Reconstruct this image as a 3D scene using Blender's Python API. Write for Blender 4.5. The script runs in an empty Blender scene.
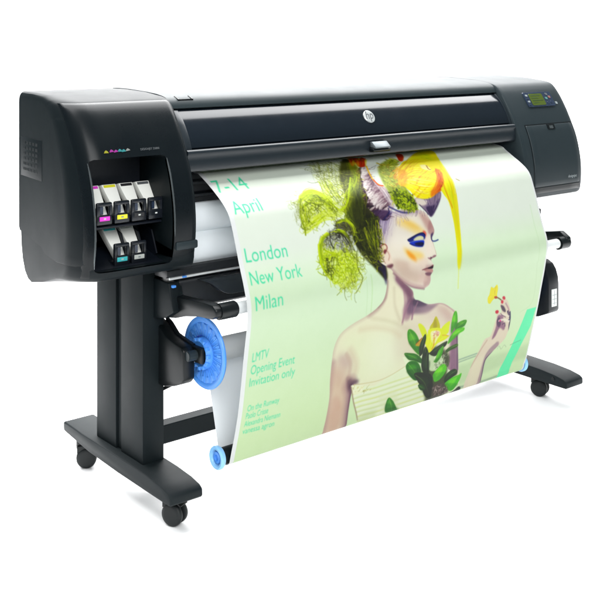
import bpy, bmesh, math, random
import numpy as np
from mathutils import Vector, Matrix
R = math.radians
random.seed(7); RNG = np.random.default_rng(7)
scene = bpy.context.scene
COL = scene.collection

WORLD = .20
PAPER = .55
def LIGHTS():
    area('overhead_softbox', (.6, 2.45, 4.6), (.6, 2.3, 0), 9.0, 6.2, 1620)
    area('front_softbox', (-2.6, -4.4, 3.6), (-.1, -.4, .2), 4.2, 3.2, 320)

SHEET_Z = [1.1, 1.092, 1.08, 1.06, 1.035, 1.01, 0.985, 0.955, 0.9, 0.84, 0.79, 0.75, 0.72, 0.69, 0.65, 0.6, 0.54, 0.46, 0.38, 0.3, 0.24, 0.2]
SHEET_L = [0.012, -0.0051, -0.0292, -0.0656, -0.1067, -0.1409, -0.1645, -0.1796, -0.2009, -0.2217, -0.2414, -0.255, -0.2633, -0.2655, -0.2629, -0.2541, -0.2428, -0.2289, -0.2138, -0.1946, -0.1783, -0.1672]
SHEET_R = [0.029, -0.0123, -0.0309, -0.064, -0.1071, -0.1412, -0.16, -0.1717, -0.1897, -0.207, -0.2231, -0.2388, -0.2454, -0.245, -0.2381, -0.2291, -0.2167, -0.2011, -0.1818, -0.1606, -0.1429, -0.1274]
SHEET_S = [0, 0.0303, 0.0548, 0.0949, 0.1438, 0.1862, 0.2189, 0.2518, 0.3102, 0.3731, 0.4262, 0.4688, 0.4998, 0.5298, 0.57, 0.6208, 0.682, 0.7633, 0.8452, 0.9277, 0.99, 1.0322]
ART = [
('f',[(963.2,947.1),(1143.6,933.0),(1405.4,937.9),(1588.9,931.3),(1612.3,992.1),(1350.5,997.9),(1002.1,1029.8)],'#b7cda6',0.45,12.0,1,''),
('l',[(1067.3,918.5),(1187.2,912.6)],6.4,'#a9bfa6',0.9,3.2,0,''),
('l',[(1068.0,907.5),(1175.4,903.3)],6.4,'#a3b9a6',0.9,3.6,0,''),
('l',[(1079.1,1035.0),(1225.7,1044.5),(1346.7,1042.4)],10.4,'#9bb097',0.8,5.6,0,''),
('l',[(510.1,474.8),(522.5,635.0)],2.4,'#b9d8a8',0.4,2.4,0,''),
('l',[(536.1,485.3),(543.2,616.8)],6.4,'#cbe6b8',0.7,1.6,0,''),
('l',[(1464.6,569.6),(1479.4,733.4),(1404.9,771.6)],3.2,'#c2d6ae',0.4,3.2,0,''),
('l',[(1472.8,338.0),(1468.3,460.3),(1471.3,570.6)],4.8,'#cfe6bf',0.6,2.0,0,''),
('f',[(1449.3,768.8),(1512.6,769.3),(1508.6,790.5),(1500.7,850.5),(1464.0,918.9),(1427.4,997.2),(1424.8,1048.6),(1422.2,1071.7),(1349.1,1081.7),(1355.1,1008.3),(1393.5,921.9),(1425.3,840.3)],'#74f0b6',1,1.0,0,''),
('l',[(1301.3,911.2),(1310.4,900.1),(1328.2,916.9),(1342.6,902.4),(1359.2,914.7)],2.4,'#8a9a8a',0.5,3.2,0,''),
('l',[(1383.6,911.0),(1408.1,907.3),(1452.3,903.1)],2.8,'#6fae90',0.8,2.0,0,''),
('m','body',[(597.7,430.4),(595.1,470.9),(598.2,511.5),(609.3,520.0),(601.5,575.8),(575.0,604.2),(530.3,625.4),(467.1,642.9),(419.5,662.7),(396.1,686.9),(383.6,723.7),(382.6,773.7),(386.9,840.1),(398.2,902.6),(402.0,979.9),(401.3,1042.8),(412.6,1094.0),(519.4,1101.3),(514.9,1042.9),(506.6,976.4),(503.7,913.4),(508.4,891.5),(580.1,1003.8),(633.9,1051.5),(851.7,1077.5),(1005.3,1116.5),(1137.6,1113.2),(1094.4,985.1),(1046.7,846.1),(1028.1,771.8),(1008.2,707.6),(964.6,674.1),(911.0,647.7),(839.0,639.4),(782.7,615.5),(758.1,604.8),(740.5,569.3),(686.1,529.1),(756.7,553.5),(682.8,503.5)],1),
('f',[(597.7,430.4),(595.1,470.9),(598.2,511.5),(609.3,520.0),(601.5,575.8),(575.0,604.2),(530.3,625.4),(467.1,642.9),(419.5,662.7),(396.1,686.9),(383.6,723.7),(382.6,773.7),(386.9,840.1),(398.2,902.6),(402.0,979.9),(401.3,1042.8),(412.6,1094.0),(519.4,1101.3),(514.9,1042.9),(506.6,976.4),(503.7,913.4),(508.4,891.5),(580.1,1003.8),(633.9,1051.5),(851.7,1077.5),(1005.3,1116.5),(1137.6,1113.2),(1094.4,985.1),(1046.7,846.1),(1028.1,771.8),(1008.2,707.6),(964.6,674.1),(911.0,647.7),(839.0,639.4),(782.7,615.5),(758.1,604.8),(740.5,569.3),(686.1,529.1),(756.7,553.5),(682.8,503.5)],'#e9e6ca',1,1.2,1,''),
('f',[(396.1,686.9),(452.4,665.5),(550.7,684.3),(692.9,704.0),(745.8,767.4),(756.7,863.3),(621.7,895.3),(504.8,875.4),(461.6,776.1)],'#e6edc9',0.85,48.0,1,'body'),
('f',[(554.6,707.1),(674.8,715.6),(745.4,813.8),(667.0,874.5),(576.0,823.3)],'#edf1d6',0.8,52.0,1,'body'),
('l',[(601.5,575.8),(575.0,604.2),(530.3,625.4),(467.1,642.9),(419.5,662.7),(396.1,686.9),(383.6,723.7),(382.6,773.7),(386.9,840.1),(393.3,901.4),(409.3,1045.1)],16.0,'#b79a94',0.4,20.0,0,'body'),
('l',[(387.3,774.7),(389.8,840.8),(395.0,909.3),(402.0,987.6),(403.5,1051.4)],28.0,'#a98a90',0.5,20.0,0,'body'),
('l',[(485.7,870.9),(502.7,913.1),(510.7,977.4),(519.1,1044.1),(519.4,1101.3)],52.0,'#7a5570',0.75,36.0,0,'body'),
('l',[(494.5,880.6),(504.8,913.6),(510.7,977.4),(519.1,1044.1),(521.5,1101.9)],16.0,'#573650',0.7,12.0,0,'body'),
('f',[(420.9,900.7),(467.9,943.0),(474.6,1007.5),(462.4,1068.4),(427.2,1042.3),(414.0,952.2)],'#caa89c',0.5,12.0,1,'body'),
('f',[(463.8,839.3),(495.3,854.1),(532.7,871.3),(496.6,877.3),(488.8,902.1)],'#4a2b45',0.8,8.8,1,'body'),
('f',[(410.8,750.8),(458.9,760.9),(479.9,798.5),(438.0,800.4)],'#bda3a6',0.5,16.0,1,'body'),
('l',[(474.4,845.4),(474.2,793.6),(448.0,751.3)],16.0,'#c2a99c',0.4,8.0,0,'body'),
('l',[(609.3,520.0),(604.5,576.4),(579.4,601.3)],16.0,'#b09a92',0.6,6.0,0,'body'),
('f',[(645.2,497.5),(673.5,529.6),(728.3,563.7),(752.9,616.5),(749.4,676.7),(718.9,678.7),(705.8,638.5),(714.4,602.4),(697.5,562.4),(653.6,526.6)],'#9a7186',0.75,8.0,1,'body'),
('l',[(664.1,514.2),(707.0,556.7),(736.6,583.7)],24.0,'#8a6078',0.6,8.0,0,'body'),
('l',[(697.5,562.4),(713.3,624.7),(713.3,692.7)],10.0,'#b08a98',0.6,5.2,0,'body'),
('l',[(751.5,608.7),(755.9,647.4),(761.0,682.6)],8.8,'#a27c92',0.7,4.0,0,'body'),
('l',[(645.4,546.9),(661.0,615.5),(697.7,674.7)],12.0,'#d3c9b0',0.6,12.0,0,'body'),
('f',[(731.2,600.9),(793.7,611.5),(842.7,640.0),(894.5,646.8),(877.8,657.5),(837.1,672.8),(767.8,664.8),(729.2,653.4)],'#694a6a',0.75,8.8,1,'body'),
('f',[(756.0,605.1),(800.9,617.1),(830.3,640.1),(787.5,641.5),(754.0,626.8)],'#43304f',0.7,6.0,1,'body'),
('l',[(711.6,685.5),(721.2,643.1),(738.2,606.4)],8.8,'#a3798c',0.7,4.0,0,'body'),
('l',[(759.3,683.3),(765.0,650.9),(777.4,621.9)],7.2,'#9c7488',0.7,3.6,0,'body'),
('f',[(783.9,654.3),(897.5,660.9),(969.4,696.6),(991.4,770.1),(914.9,746.2),(822.4,692.7)],'#d9c5bb',0.6,32.0,1,'body'),
('l',[(843.2,642.4),(907.5,648.1),(957.6,671.5),(992.1,696.1)],6.4,'#b48f9a',0.6,3.2,0,'body'),
('f',[(987.1,750.6),(1014.3,723.2),(1038.3,812.4),(1046.5,857.2),(1077.5,962.4),(1023.0,949.8),(997.9,837.4)],'#8a6380',0.85,9.6,1,'body'),
('l',[(1026.3,791.1),(1074.1,951.6)],8.0,'#5f4464',0.7,4.0,0,'body'),
('l',[(1004.0,848.2),(1026.9,940.7)],8.0,'#b38ba0',0.6,4.0,0,'body'),
('l',[(552.3,640.5),(657.2,674.7),(758.4,724.0)],12.0,'#cfc6a8',0.4,14.0,0,'body'),
('f',[(688.6,680.6),(806.7,702.5),(854.6,828.9),(707.4,828.9)],'#d3c2b2',0.4,36.0,1,'body'),
('f',[(380.5,787.7),(450.5,817.9),(486.8,901.6),(496.4,981.5),(504.0,1080.5),(405.9,1068.0),(397.1,978.6),(395.2,901.9)],'#cda994',0.55,28.0,1,'body'),
('f',[(387.3,774.7),(419.2,745.4),(468.6,762.9),(496.2,835.5),(477.9,861.4),(399.3,843.0)],'#cbb0a2',0.4,28.0,1,'body'),
('l',[(604.4,520.7),(601.5,575.8),(580.1,605.8),(539.9,625.0)],20.0,'#a98a88',0.5,20.0,0,'body'),
('f',[(654.1,512.7),(727.6,558.5),(745.1,579.1),(748.5,630.9),(715.8,587.7)],'#73495f',0.6,10.0,1,'body'),
('f',[(875.8,648.0),(944.1,669.2),(988.3,709.3),(985.1,741.0),(923.4,692.9)],'#c39f9a',0.5,16.0,1,'body'),
('l',[(501.1,674.8),(569.4,680.5),(652.5,703.8),(709.3,737.3)],16.0,'#d9c8ac',0.45,20.0,0,'body'),
('l',[(464.9,740.3),(503.9,800.0),(499.4,851.3)],24.0,'#d4bda8',0.4,24.0,0,'body'),
('m','dress',[(494.1,879.0),(520.4,880.6),(562.8,896.8),(614.6,907.6),(690.5,887.8),(767.8,865.8),(740.0,824.9),(895.7,849.6),(1047.3,955.4),(1102.2,1006.2),(1162.5,1159.7),(645.6,1090.9),(642.0,1078.7),(572.2,1059.1),(561.0,1023.2),(543.8,986.1),(520.8,944.7)],0),
('f',[(494.1,879.0),(520.4,880.6),(562.8,896.8),(614.6,907.6),(690.5,887.8),(767.8,865.8),(740.0,824.9),(895.7,849.6),(1047.3,955.4),(1102.2,1006.2),(1162.5,1159.7),(645.6,1090.9),(642.0,1078.7),(572.2,1059.1),(561.0,1023.2),(543.8,986.1),(520.8,944.7)],'#e7f0cf',1,1.2,0,''),
('l',[(511.2,916.7),(557.4,915.6),(627.2,918.4),(718.1,916.4),(843.8,913.5),(930.4,910.4)],6.0,'#cfdc8a',0.5,2.8,0,'dress'),
('l',[(513.2,925.7),(559.5,924.6),(629.3,927.6),(720.5,926.5),(846.5,923.9),(933.2,920.9)],4.4,'#f4f7e4',0.7,2.0,0,'dress'),
('l',[(515.9,936.4),(562.1,935.5),(632.2,938.7),(723.4,936.9),(849.4,934.4),(936.2,931.5)],6.0,'#c9d696',0.5,2.8,0,'dress'),
('l',[(518.2,945.6),(564.5,944.8),(634.7,948.1),(726.2,947.3),(852.5,945.1),(939.4,942.3)],4.4,'#f4f7e4',0.7,2.0,0,'dress'),
('l',[(520.9,956.5),(567.3,955.8),(637.6,959.2),(729.1,957.7),(855.6,955.8),(942.7,953.2)],6.0,'#d6dd80',0.5,2.8,0,'dress'),
('l',[(523.2,965.8),(569.7,965.1),(640.1,968.6),(732.0,968.2),(858.7,966.5),(945.9,964.0)],4.4,'#f4f7e4',0.7,2.0,0,'dress'),
('l',[(525.9,976.7),(572.5,976.1),(643.1,979.8),(734.8,978.7),(861.8,977.2),(949.2,974.9)],6.0,'#cfdc8a',0.5,2.8,0,'dress'),
('l',[(528.2,986.0),(574.9,985.4),(645.6,989.3),(737.7,989.2),(864.9,987.9),(952.5,985.8)],4.4,'#f4f7e4',0.7,2.0,0,'dress'),
('l',[(531.3,997.2),(578.0,996.8),(649.0,1000.9),(741.2,1000.2),(868.7,999.1),(956.3,997.1)],6.0,'#c9d696',0.5,2.8,0,'dress'),
('l',[(534.0,1006.8),(580.8,1006.5),(652.0,1010.8),(744.7,1011.2),(872.5,1010.4),(960.4,1008.6)],4.4,'#f4f7e4',0.7,2.0,0,'dress'),
('l',[(537.1,1018.2),(584.1,1018.0),(655.6,1022.6),(748.2,1022.2),(876.4,1021.8),(964.6,1020.2)],6.0,'#d6dd80',0.5,2.8,0,'dress'),
('l',[(539.9,1027.9),(587.0,1027.8),(658.6,1032.5),(751.7,1033.3),(880.3,1033.2),(968.8,1031.8)],4.4,'#f4f7e4',0.7,2.0,0,'dress'),
('l',[(543.1,1039.4),(590.3,1039.4),(662.1,1044.3),(755.3,1044.4),(884.2,1044.6),(973.0,1043.4)],6.0,'#cfdc8a',0.5,2.8,0,'dress'),
('l',[(545.8,1049.2),(593.2,1049.3),(665.2,1054.3),(758.8,1055.6),(888.2,1056.1),(977.2,1055.1)],4.4,'#f4f7e4',0.7,2.0,0,'dress'),
('l',[(549.1,1060.7),(596.6,1061.0),(668.7,1066.2),(762.4,1066.8),(892.2,1067.6),(981.5,1066.8)],6.0,'#c9d696',0.5,2.8,0,'dress'),
('l',[(551.8,1070.5),(599.4,1070.9),(671.8,1076.3),(766.0,1078.0),(896.1,1079.1),(985.7,1078.6)],4.4,'#f4f7e4',0.7,2.0,0,'dress'),
('l',[(555.1,1082.1),(602.9,1082.6),(675.4,1088.2),(769.6,1089.2),(900.1,1090.7),(990.0,1090.4)],6.0,'#d6dd80',0.5,2.8,0,'dress'),
('l',[(557.9,1092.0),(605.7,1092.6),(678.5,1098.3),(773.2,1100.5),(904.2,1102.3),(994.3,1102.2)],4.4,'#f4f7e4',0.7,2.0,0,'dress'),
('f',[(494.1,879.0),(520.4,880.6),(554.2,893.3),(562.5,912.2),(539.4,922.1),(512.9,915.6)],'#f0f2cf',0.9,2.8,1,'dress'),
('n',[(493.6,876.5),(524.7,878.6),(625.2,910.2),(629.1,926.8),(543.6,919.2),(511.0,907.5)],26,2.2,['#c3bd7a','#a9a06a','#fbfbea','#d9d79a'],12.0,0.8),
('l',[(497.4,885.1),(521.8,945.0),(548.7,997.0),(565.7,1032.6)],5.2,'#a58f7a',0.8,2.0,0,''),
('l',[(505.7,879.4),(620.9,892.0),(690.1,886.1),(762.7,866.2)],4.0,'#cdbf92',0.55,2.0,0,''),
('f',[(563.8,1015.8),(653.4,1015.3),(639.3,1069.6),(572.2,1059.1)],'#c6d3a4',0.5,12.0,1,'dress'),
('f',[(649.3,965.3),(693.7,960.3),(741.2,964.0),(780.8,1058.2),(720.6,1067.1)],'#dfe6c0',0.6,8.0,1,'dress'),
('f',[(666.1,-6.1),(649.1,193.7),(650.9,258.9),(611.5,408.7),(614.0,450.2),(608.0,512.9),(554.3,459.3),(499.7,382.6),(514.8,280.0),(523.9,143.7)],'#3a3a14',0.9,4.8,1,''),
('f',[(520.0,293.5),(612.8,284.9),(623.7,333.7),(611.6,393.5),(596.7,438.4),(603.2,481.2),(604.9,509.0),(567.9,467.0),(544.0,421.9),(505.4,384.5),(491.8,345.9)],'#2f3312',0.95,3.2,1,''),
('f',[(578.4,435.9),(601.3,446.7),(610.5,466.9),(607.6,500.2),(607.6,530.2),(599.2,513.9),(592.3,486.8),(581.4,459.1)],'#3a2f5c',0.9,4.8,1,''),
('f',[(565.7,434.2),(600.0,448.2),(607.2,465.6),(605.9,486.1),(590.6,479.4),(568.6,464.8)],'#2b2440',0.9,4.0,1,''),
('m','face',[(635.5,305.3),(683.3,286.5),(744.3,280.9),(794.5,285.0),(836.7,289.5),(867.9,301.6),(883.8,323.9),(893.5,349.8),(897.2,371.9),(890.0,384.7),(876.7,396.7),(874.2,411.2),(875.6,432.3),(876.1,459.4),(866.9,467.3),(843.3,472.0),(843.8,480.5),(849.7,495.7),(842.3,505.5),(844.6,517.8),(832.8,528.2),(833.6,550.0),(824.4,567.2),(800.6,572.8),(767.7,568.8),(726.9,552.5),(682.0,527.4),(649.7,499.3),(630.7,475.8),(590.6,446.9),(593.8,400.6),(605.9,349.2)],1),
('f',[(635.5,305.3),(683.3,286.5),(744.3,280.9),(794.5,285.0),(836.7,289.5),(867.9,301.6),(883.8,323.9),(893.5,349.8),(897.2,371.9),(890.0,384.7),(876.7,396.7),(874.2,411.2),(875.6,432.3),(876.1,459.4),(866.9,467.3),(843.3,472.0),(843.8,480.5),(849.7,495.7),(842.3,505.5),(844.6,517.8),(832.8,528.2),(833.6,550.0),(824.4,567.2),(800.6,572.8),(767.7,568.8),(726.9,552.5),(682.0,527.4),(649.7,499.3),(630.7,475.8),(590.6,446.9),(593.8,400.6),(605.9,349.2)],'#ebe4d3',1,1.0,1,''),
('f',[(635.5,305.3),(697.5,294.1),(779.6,303.2),(777.9,363.8),(727.0,387.8),(656.7,396.9),(611.1,385.2)],'#e9e2d6',0.9,12.0,1,'face'),
('f',[(631.1,268.9),(713.5,271.5),(673.7,315.6),(637.6,353.0),(609.3,390.8),(595.3,371.4)],'#a795b4',0.8,9.6,1,'face'),
('f',[(644.8,252.2),(707.3,264.8),(687.4,299.1),(641.6,312.0),(616.1,315.0)],'#5c4a86',0.7,7.2,1,'face'),
('f',[(719.7,278.3),(805.0,280.0),(843.7,294.6),(796.3,305.0),(738.3,298.6)],'#a894ae',0.6,8.0,1,'face'),
('f',[(727.1,306.5),(789.8,325.7),(849.7,372.4),(816.4,379.4),(755.7,352.1),(712.6,326.0)],'#efd27e',0.75,14.0,1,'face'),
('f',[(741.6,314.2),(795.4,335.5),(822.7,360.0),(775.0,345.3)],'#edc25a',0.5,8.0,1,'face'),
('f',[(840.6,303.6),(877.6,326.3),(889.7,358.6),(864.4,368.0),(848.1,335.3)],'#c6a196',0.55,8.0,1,'face'),
('f',[(884.4,333.2),(900.7,372.3),(884.0,388.9),(861.4,376.9)],'#a5767a',0.6,5.6,1,'face'),
('f',[(647.4,448.9),(717.4,464.4),(767.7,512.8),(760.8,548.0),(690.5,525.1),(650.6,496.0)],'#ddd2bd',0.8,12.0,1,'face'),
('l',[(637.3,482.5),(665.8,512.7),(703.8,536.7),(739.9,553.9),(803.1,572.0)],16.0,'#a9828a',0.5,10.4,0,'face'),
('l',[(642.6,494.8),(690.6,532.2),(740.5,558.3),(803.8,575.9)],6.4,'#8c6472',0.55,4.8,0,''),
('f',[(789.1,456.2),(827.0,473.4),(802.8,499.9),(772.1,483.8)],'#ead3c6',0.6,7.2,1,'face'),
('f',[(811.0,519.0),(832.9,531.3),(834.0,559.4),(806.8,567.6),(795.4,547.2)],'#b18a8a',0.6,5.6,1,'face'),
('f',[(767.5,518.7),(802.3,517.8),(812.5,543.7),(778.4,550.7)],'#e8d6c6',0.6,7.2,1,'face'),
('f',[(639.4,293.8),(717.7,284.2),(700.3,324.6),(656.4,373.1),(623.1,398.5),(609.3,390.8)],'#a894ac',0.4,20.0,1,'face'),
('f',[(817.7,293.7),(871.5,303.9),(892.9,340.4),(893.7,371.5),(863.5,370.9),(848.1,335.3),(830.0,308.7)],'#b58c88',0.4,16.0,1,'face'),
('f',[(670.4,380.8),(727.0,387.8),(753.8,409.3),(715.2,422.3),(668.8,410.3)],'#f3eadc',0.5,16.0,1,'face'),
('l',[(846.6,381.2),(853.7,403.7),(851.7,434.1)],10.0,'#f4ebe0',0.6,7.2,0,'face'),
('f',[(817.6,375.9),(855.7,380.5),(855.8,397.8),(826.6,400.3)],'#c9a49c',0.4,10.0,1,'face'),
('f',[(719.1,410.9),(747.8,426.6),(798.4,442.3),(809.9,459.0),(762.7,469.5),(729.9,448.2)],'#efd07a',0.85,12.0,1,'face'),
('f',[(730.4,425.5),(751.1,438.0),(767.1,455.8),(765.9,473.2),(748.5,461.1),(734.5,445.6)],'#ec9f38',0.85,7.2,1,'face'),
('f',[(653.4,455.6),(703.3,456.5),(755.4,481.5),(802.8,499.9),(815.3,531.7),(806.4,564.4),(734.4,543.9),(682.3,518.1)],'#c9a79c',0.4,16.0,1,'face'),
('f',[(680.7,399.9),(745.6,408.3),(776.4,394.0),(732.9,370.5),(690.3,371.3)],'#f4efe2',0.6,16.0,1,'face'),
('f',[(733.7,466.7),(802.5,467.1),(824.1,485.0),(776.5,508.1),(726.4,495.1)],'#efe0cf',0.5,12.0,1,'face'),
('f',[(809.2,491.9),(847.5,497.2),(844.4,523.8),(815.2,525.6)],'#a98086',0.45,6.4,1,'face'),
('f',[(845.5,384.2),(862.6,398.6),(862.3,429.4),(843.5,451.4),(828.8,443.3)],'#efe3d4',0.7,6.0,1,'face'),
('l',[(876.3,400.3),(875.1,418.7),(876.8,438.6),(876.1,459.4)],4.4,'#b98f88',0.6,2.0,0,'face'),
('f',[(825.8,465.7),(845.7,466.4),(862.2,460.7),(875.6,463.7),(867.7,469.4),(851.9,470.1),(847.6,480.4),(840.2,475.5)],'#8f6572',0.85,2.4,1,'face'),
('f',[(840.2,465.7),(848.4,466.8),(848.1,478.5),(842.6,475.0)],'#5a3349',0.8,1.6,1,'face'),
('l',[(886.4,381.7),(872.8,400.2),(878.5,417.0)],8.0,'#7d5a74',0.6,3.6,0,'face'),
('f',[(837.8,367.9),(850.4,373.4),(849.1,385.3),(838.2,391.9),(832.6,383.2)],'#d5574e',0.85,3.2,1,'face'),
('f',[(748.1,390.6),(770.1,383.5),(800.5,377.3),(830.1,374.1),(843.9,380.6),(840.2,394.2),(830.0,398.9),(817.6,393.3),(788.4,395.7),(758.8,399.8)],'#24308c',1,1.8,1,'face'),
('f',[(778.0,393.2),(797.8,384.9),(818.2,383.5),(831.7,389.1),(830.2,398.1),(810.5,397.2),(787.7,397.6)],'#d9d9b4',1,1.6,1,'face'),
('f',[(754.9,403.3),(770.2,399.3),(798.6,398.9),(828.9,401.9),(828.0,412.5),(815.8,422.9),(790.9,420.9),(765.7,412.5)],'#1f3fc4',1,1.6,1,'face'),
('f',[(778.4,408.2),(802.0,405.3),(825.7,409.5),(818.6,419.7),(797.9,417.0)],'#10124a',1,1.8,1,'face'),
('l',[(749.7,390.8),(775.5,384.2),(806.3,376.8),(832.6,375.2),(843.6,384.6)],4.4,'#161a4c',0.9,1.2,0,'face'),
('l',[(754.5,404.4),(776.4,413.9),(816.2,421.7)],3.2,'#15186a',0.9,1.2,0,'face'),
('l',[(879.4,384.9),(871.9,396.1),(872.3,408.2),(886.1,411.9),(904.7,409.0)],4.4,'#3b4a8c',0.95,1.2,0,''),
('f',[(871.3,388.0),(885.2,381.6),(881.2,401.2),(870.7,406.0)],'#5a4a6c',0.85,2.0,1,'face'),
('f',[(785.5,503.6),(805.4,499.8),(828.7,498.0),(847.3,492.8),(848.8,498.1),(842.5,505.0),(822.4,504.9),(799.6,505.6)],'#8d5a62',1,1.4,1,''),
('f',[(816.8,501.4),(834.4,498.1),(846.0,497.7),(844.2,505.3),(828.1,505.8)],'#321a2a',0.95,1.4,1,''),
('f',[(796.8,505.2),(822.4,505.7),(844.1,508.0),(846.2,515.4),(833.5,518.2),(810.7,513.4)],'#c59a94',1,1.6,1,'face'),
('f',[(802.1,516.8),(824.9,517.0),(839.2,521.4),(830.3,529.5),(810.4,525.8)],'#7a5262',0.85,2.8,1,'face'),
('f',[(606.3,399.7),(615.7,390.6),(632.0,386.5),(643.3,392.9),(645.0,408.6),(650.8,426.6),(651.0,449.7),(647.6,464.5),(634.0,468.4),(617.7,461.1),(604.4,445.2),(599.7,427.4)],'#eadac8',1,1.4,1,''),
('l',[(608.2,401.9),(619.3,392.6),(634.5,391.8),(640.7,402.2),(633.3,414.7)],4.8,'#9b5a5a',0.85,1.6,0,''),
('f',[(617.3,414.5),(630.0,408.5),(633.7,416.7),(621.9,424.7)],'#7e3d46',0.9,2.0,1,''),
('l',[(637.8,417.2),(642.1,433.1),(633.1,447.2)],4.8,'#c59c8c',0.7,2.0,0,''),
('l',[(604.9,416.7),(604.9,435.7),(614.1,456.0)],4.8,'#b88d86',0.6,2.0,0,''),
('f',[(616.1,465.8),(646.7,462.5),(648.0,470.3),(634.8,476.0),(622.3,472.4)],'#6f4450',0.9,3.2,1,''),
('s',[(597.5,389.3),(617.2,338.8),(641.3,288.0),(643.9,233.6)],[(662.4,379.8),(674.8,339.6),(679.4,298.2),(676.9,255.5)],50,2.4,['#d8d0d4','#efe9e6','#a493b0','#7c6a90','#f6f2ee','#c9bcc4'],8.0,0.42,1,''),
('s',[(653.6,355.0),(691.6,311.7),(719.7,278.3)],[(773.9,320.9),(763.0,301.3),(755.6,272.9)],36,2.4,['#e9e2dc','#b9a8b4','#8e7c98','#f4efe8'],6.0,0.5,1,''),
('s',[(746.5,299.5),(776.4,287.4),(798.2,274.3)],[(877.1,313.8),(872.6,300.9),(865.0,284.4)],40,2.4,['#a58e9a','#6b5578','#d9cbc6','#efe6de','#4a3a62'],4.8,0.55,1,''),
('f',[(659.8,235.2),(701.2,258.0),(707.4,277.0),(677.3,291.9),(645.1,276.4)],'#3f2f60',0.6,6.0,1,''),
('s',[(632.9,220.1),(650.9,258.9),(643.5,306.2),(618.3,362.5)],[(697.4,245.3),(701.4,282.4),(675.5,309.8),(617.1,391.8)],26,2.4,['#5b4b80','#8c7aa4','#cfc4d4','#e8e2e4','#3b2f60'],6.0,0.6,1,''),
('s',[(673.0,267.3),(721.9,296.8),(775.8,315.0)],[(707.3,264.8),(760.8,282.7),(823.7,301.8)],14,2.0,['#cfc2cc','#8e7ca0','#f0e8e4'],4.0,0.5,1,''),
('f',[(673.0,63.0),(709.4,63.6),(687.9,119.1),(676.1,163.6),(708.5,182.1),(719.0,233.8),(719.6,268.5),(680.8,283.8),(652.3,309.6),(620.3,286.9),(586.9,249.8),(580.1,197.4),(611.3,140.6)],'#cfc0bf',1,2.0,1,''),
('s',[(679.0,68.0),(631.7,135.5),(604.3,200.1),(624.6,253.7),(667.9,282.5)],[(706.3,67.5),(667.0,124.3),(638.6,186.8),(650.9,236.8),(695.1,261.1)],60,3.2,['#efeae0','#f6f2ea','#e2d8d8','#d8cbcf'],6.4,0.8,1,''),
('s',[(699.8,87.8),(667.9,148.2),(653.2,205.6),(674.5,244.2)],[(690.9,119.5),(682.1,164.3),(700.7,193.6),(715.1,243.4)],46,2.8,['#7b5a68','#93737f','#b79ca4','#5a3d50','#cbb7ba'],6.0,0.7,1,''),
('u',[(666.8,74.8),(617.6,133.5),(584.5,192.2),(588.8,245.1),(618.6,281.9),(653.8,305.0)],150,(64.1,-16.9),5.2,['#2f1a28','#4a2c3c','#241424','#5d3d4c'],0.85),
('u',[(677.5,84.7),(634.2,143.9),(610.4,200.8),(621.9,243.7),(651.8,271.1)],150,(58.3,-26.1),4.4,['#efe8e2','#fbf7f0','#e2d8d4','#d9ccc8'],0.85),
('u',[(696.8,104.0),(673.1,163.2),(678.0,208.3),(698.3,251.6)],110,(-47.7,17.8),3.6,['#7b5a68','#93737f','#5a3d50','#b79ca4'],0.6),
('f',[(612.9,269.3),(671.0,273.1),(690.5,284.9),(653.0,307.3),(625.1,292.2)],'#4b3358',0.85,3.6,1,''),
('l',[(653.0,307.3),(687.3,284.5),(688.7,270.1)],4.8,'#23205c',0.9,1.6,0,''),
('l',[(694.3,263.4),(722.9,278.6),(759.2,292.3),(800.0,294.3)],6.4,'#4c4a80',0.8,2.8,0,''),
('s',[(679.3,185.3),(690.5,220.9),(704.8,252.3),(731.1,274.6)],[(710.4,188.8),(718.4,218.6),(726.1,249.5),(752.5,272.0)],24,2.4,['#e9e4e0','#cfc2ca','#a08ea4','#f3efe8'],5.6,0.7,1,''),
('f',[(682.7,-3.2),(708.5,-7.8),(721.0,9.2),(749.5,8.0),(710.6,63.8),(676.0,63.4),(682.7,38.6),(652.0,60.2),(652.6,38.9)],'#c43a12',1,2.0,1,''),
('s',[(683.9,-3.0),(649.1,55.6)],[(755.3,9.3),(709.4,63.6)],40,3.6,['#c8310e','#e0701a','#8f1c0c','#d9d020','#e8e23a','#b02a10'],4.8,0.85,1,''),
('l',[(715.5,64.4),(693.8,111.8),(683.6,153.8),(699.4,180.9)],6.0,'#f0c21e',0.95,1.2,0,''),
('l',[(685.6,146.9),(688.2,173.7),(706.5,180.4)],6.4,'#e2561a',0.95,1.2,0,''),
('f',[(920.7,7.0),(951.3,5.9),(931.7,39.9),(907.9,59.3),(895.4,48.8)],'#b8360f',0.95,2.4,1,''),
('s',[(517.1,302.6),(534.9,327.9),(535.4,369.8),(558.9,396.0),(590.5,437.6)],[(625.4,286.2),(596.2,316.3),(621.8,361.7),(589.9,400.1),(601.4,443.8)],60,3.2,[(60,67,13),(81,90,17),(37,41,8),(108,119,22),(134,148,22),(147,161,22),(30,32,7)],12.0,0.85,1,''),
('n',[(477.0,256.0),(526.8,201.2),(632.6,109.4),(596.5,186.5),(568.7,265.8),(543.5,347.6),(500.7,342.4),(483.7,294.1)],260,2.8,[(167,185,24),(205,219,36),(104,119,15),(45,49,10),(23,25,5),(134,148,22)],28.0,0.8),
('n',[(524.7,298.7),(612.8,284.9),(620.5,333.3),(608.5,393.1),(594.0,442.7),(570.8,458.2),(534.7,411.4),(511.0,366.7)],260,2.8,[(143,156,22),(188,199,36),(81,90,17),(30,32,7),(49,55,11),(119,135,17)],28.0,0.8),
('s',[(477.0,256.0),(486.5,285.1),(505.8,324.5)],[(616.3,146.9),(580.0,218.4),(548.8,329.6)],40,3.2,[(60,67,13),(81,90,17),(37,41,8),(108,119,22),(134,148,22),(167,185,24),(188,208,31)],12.0,0.85,1,''),
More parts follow.
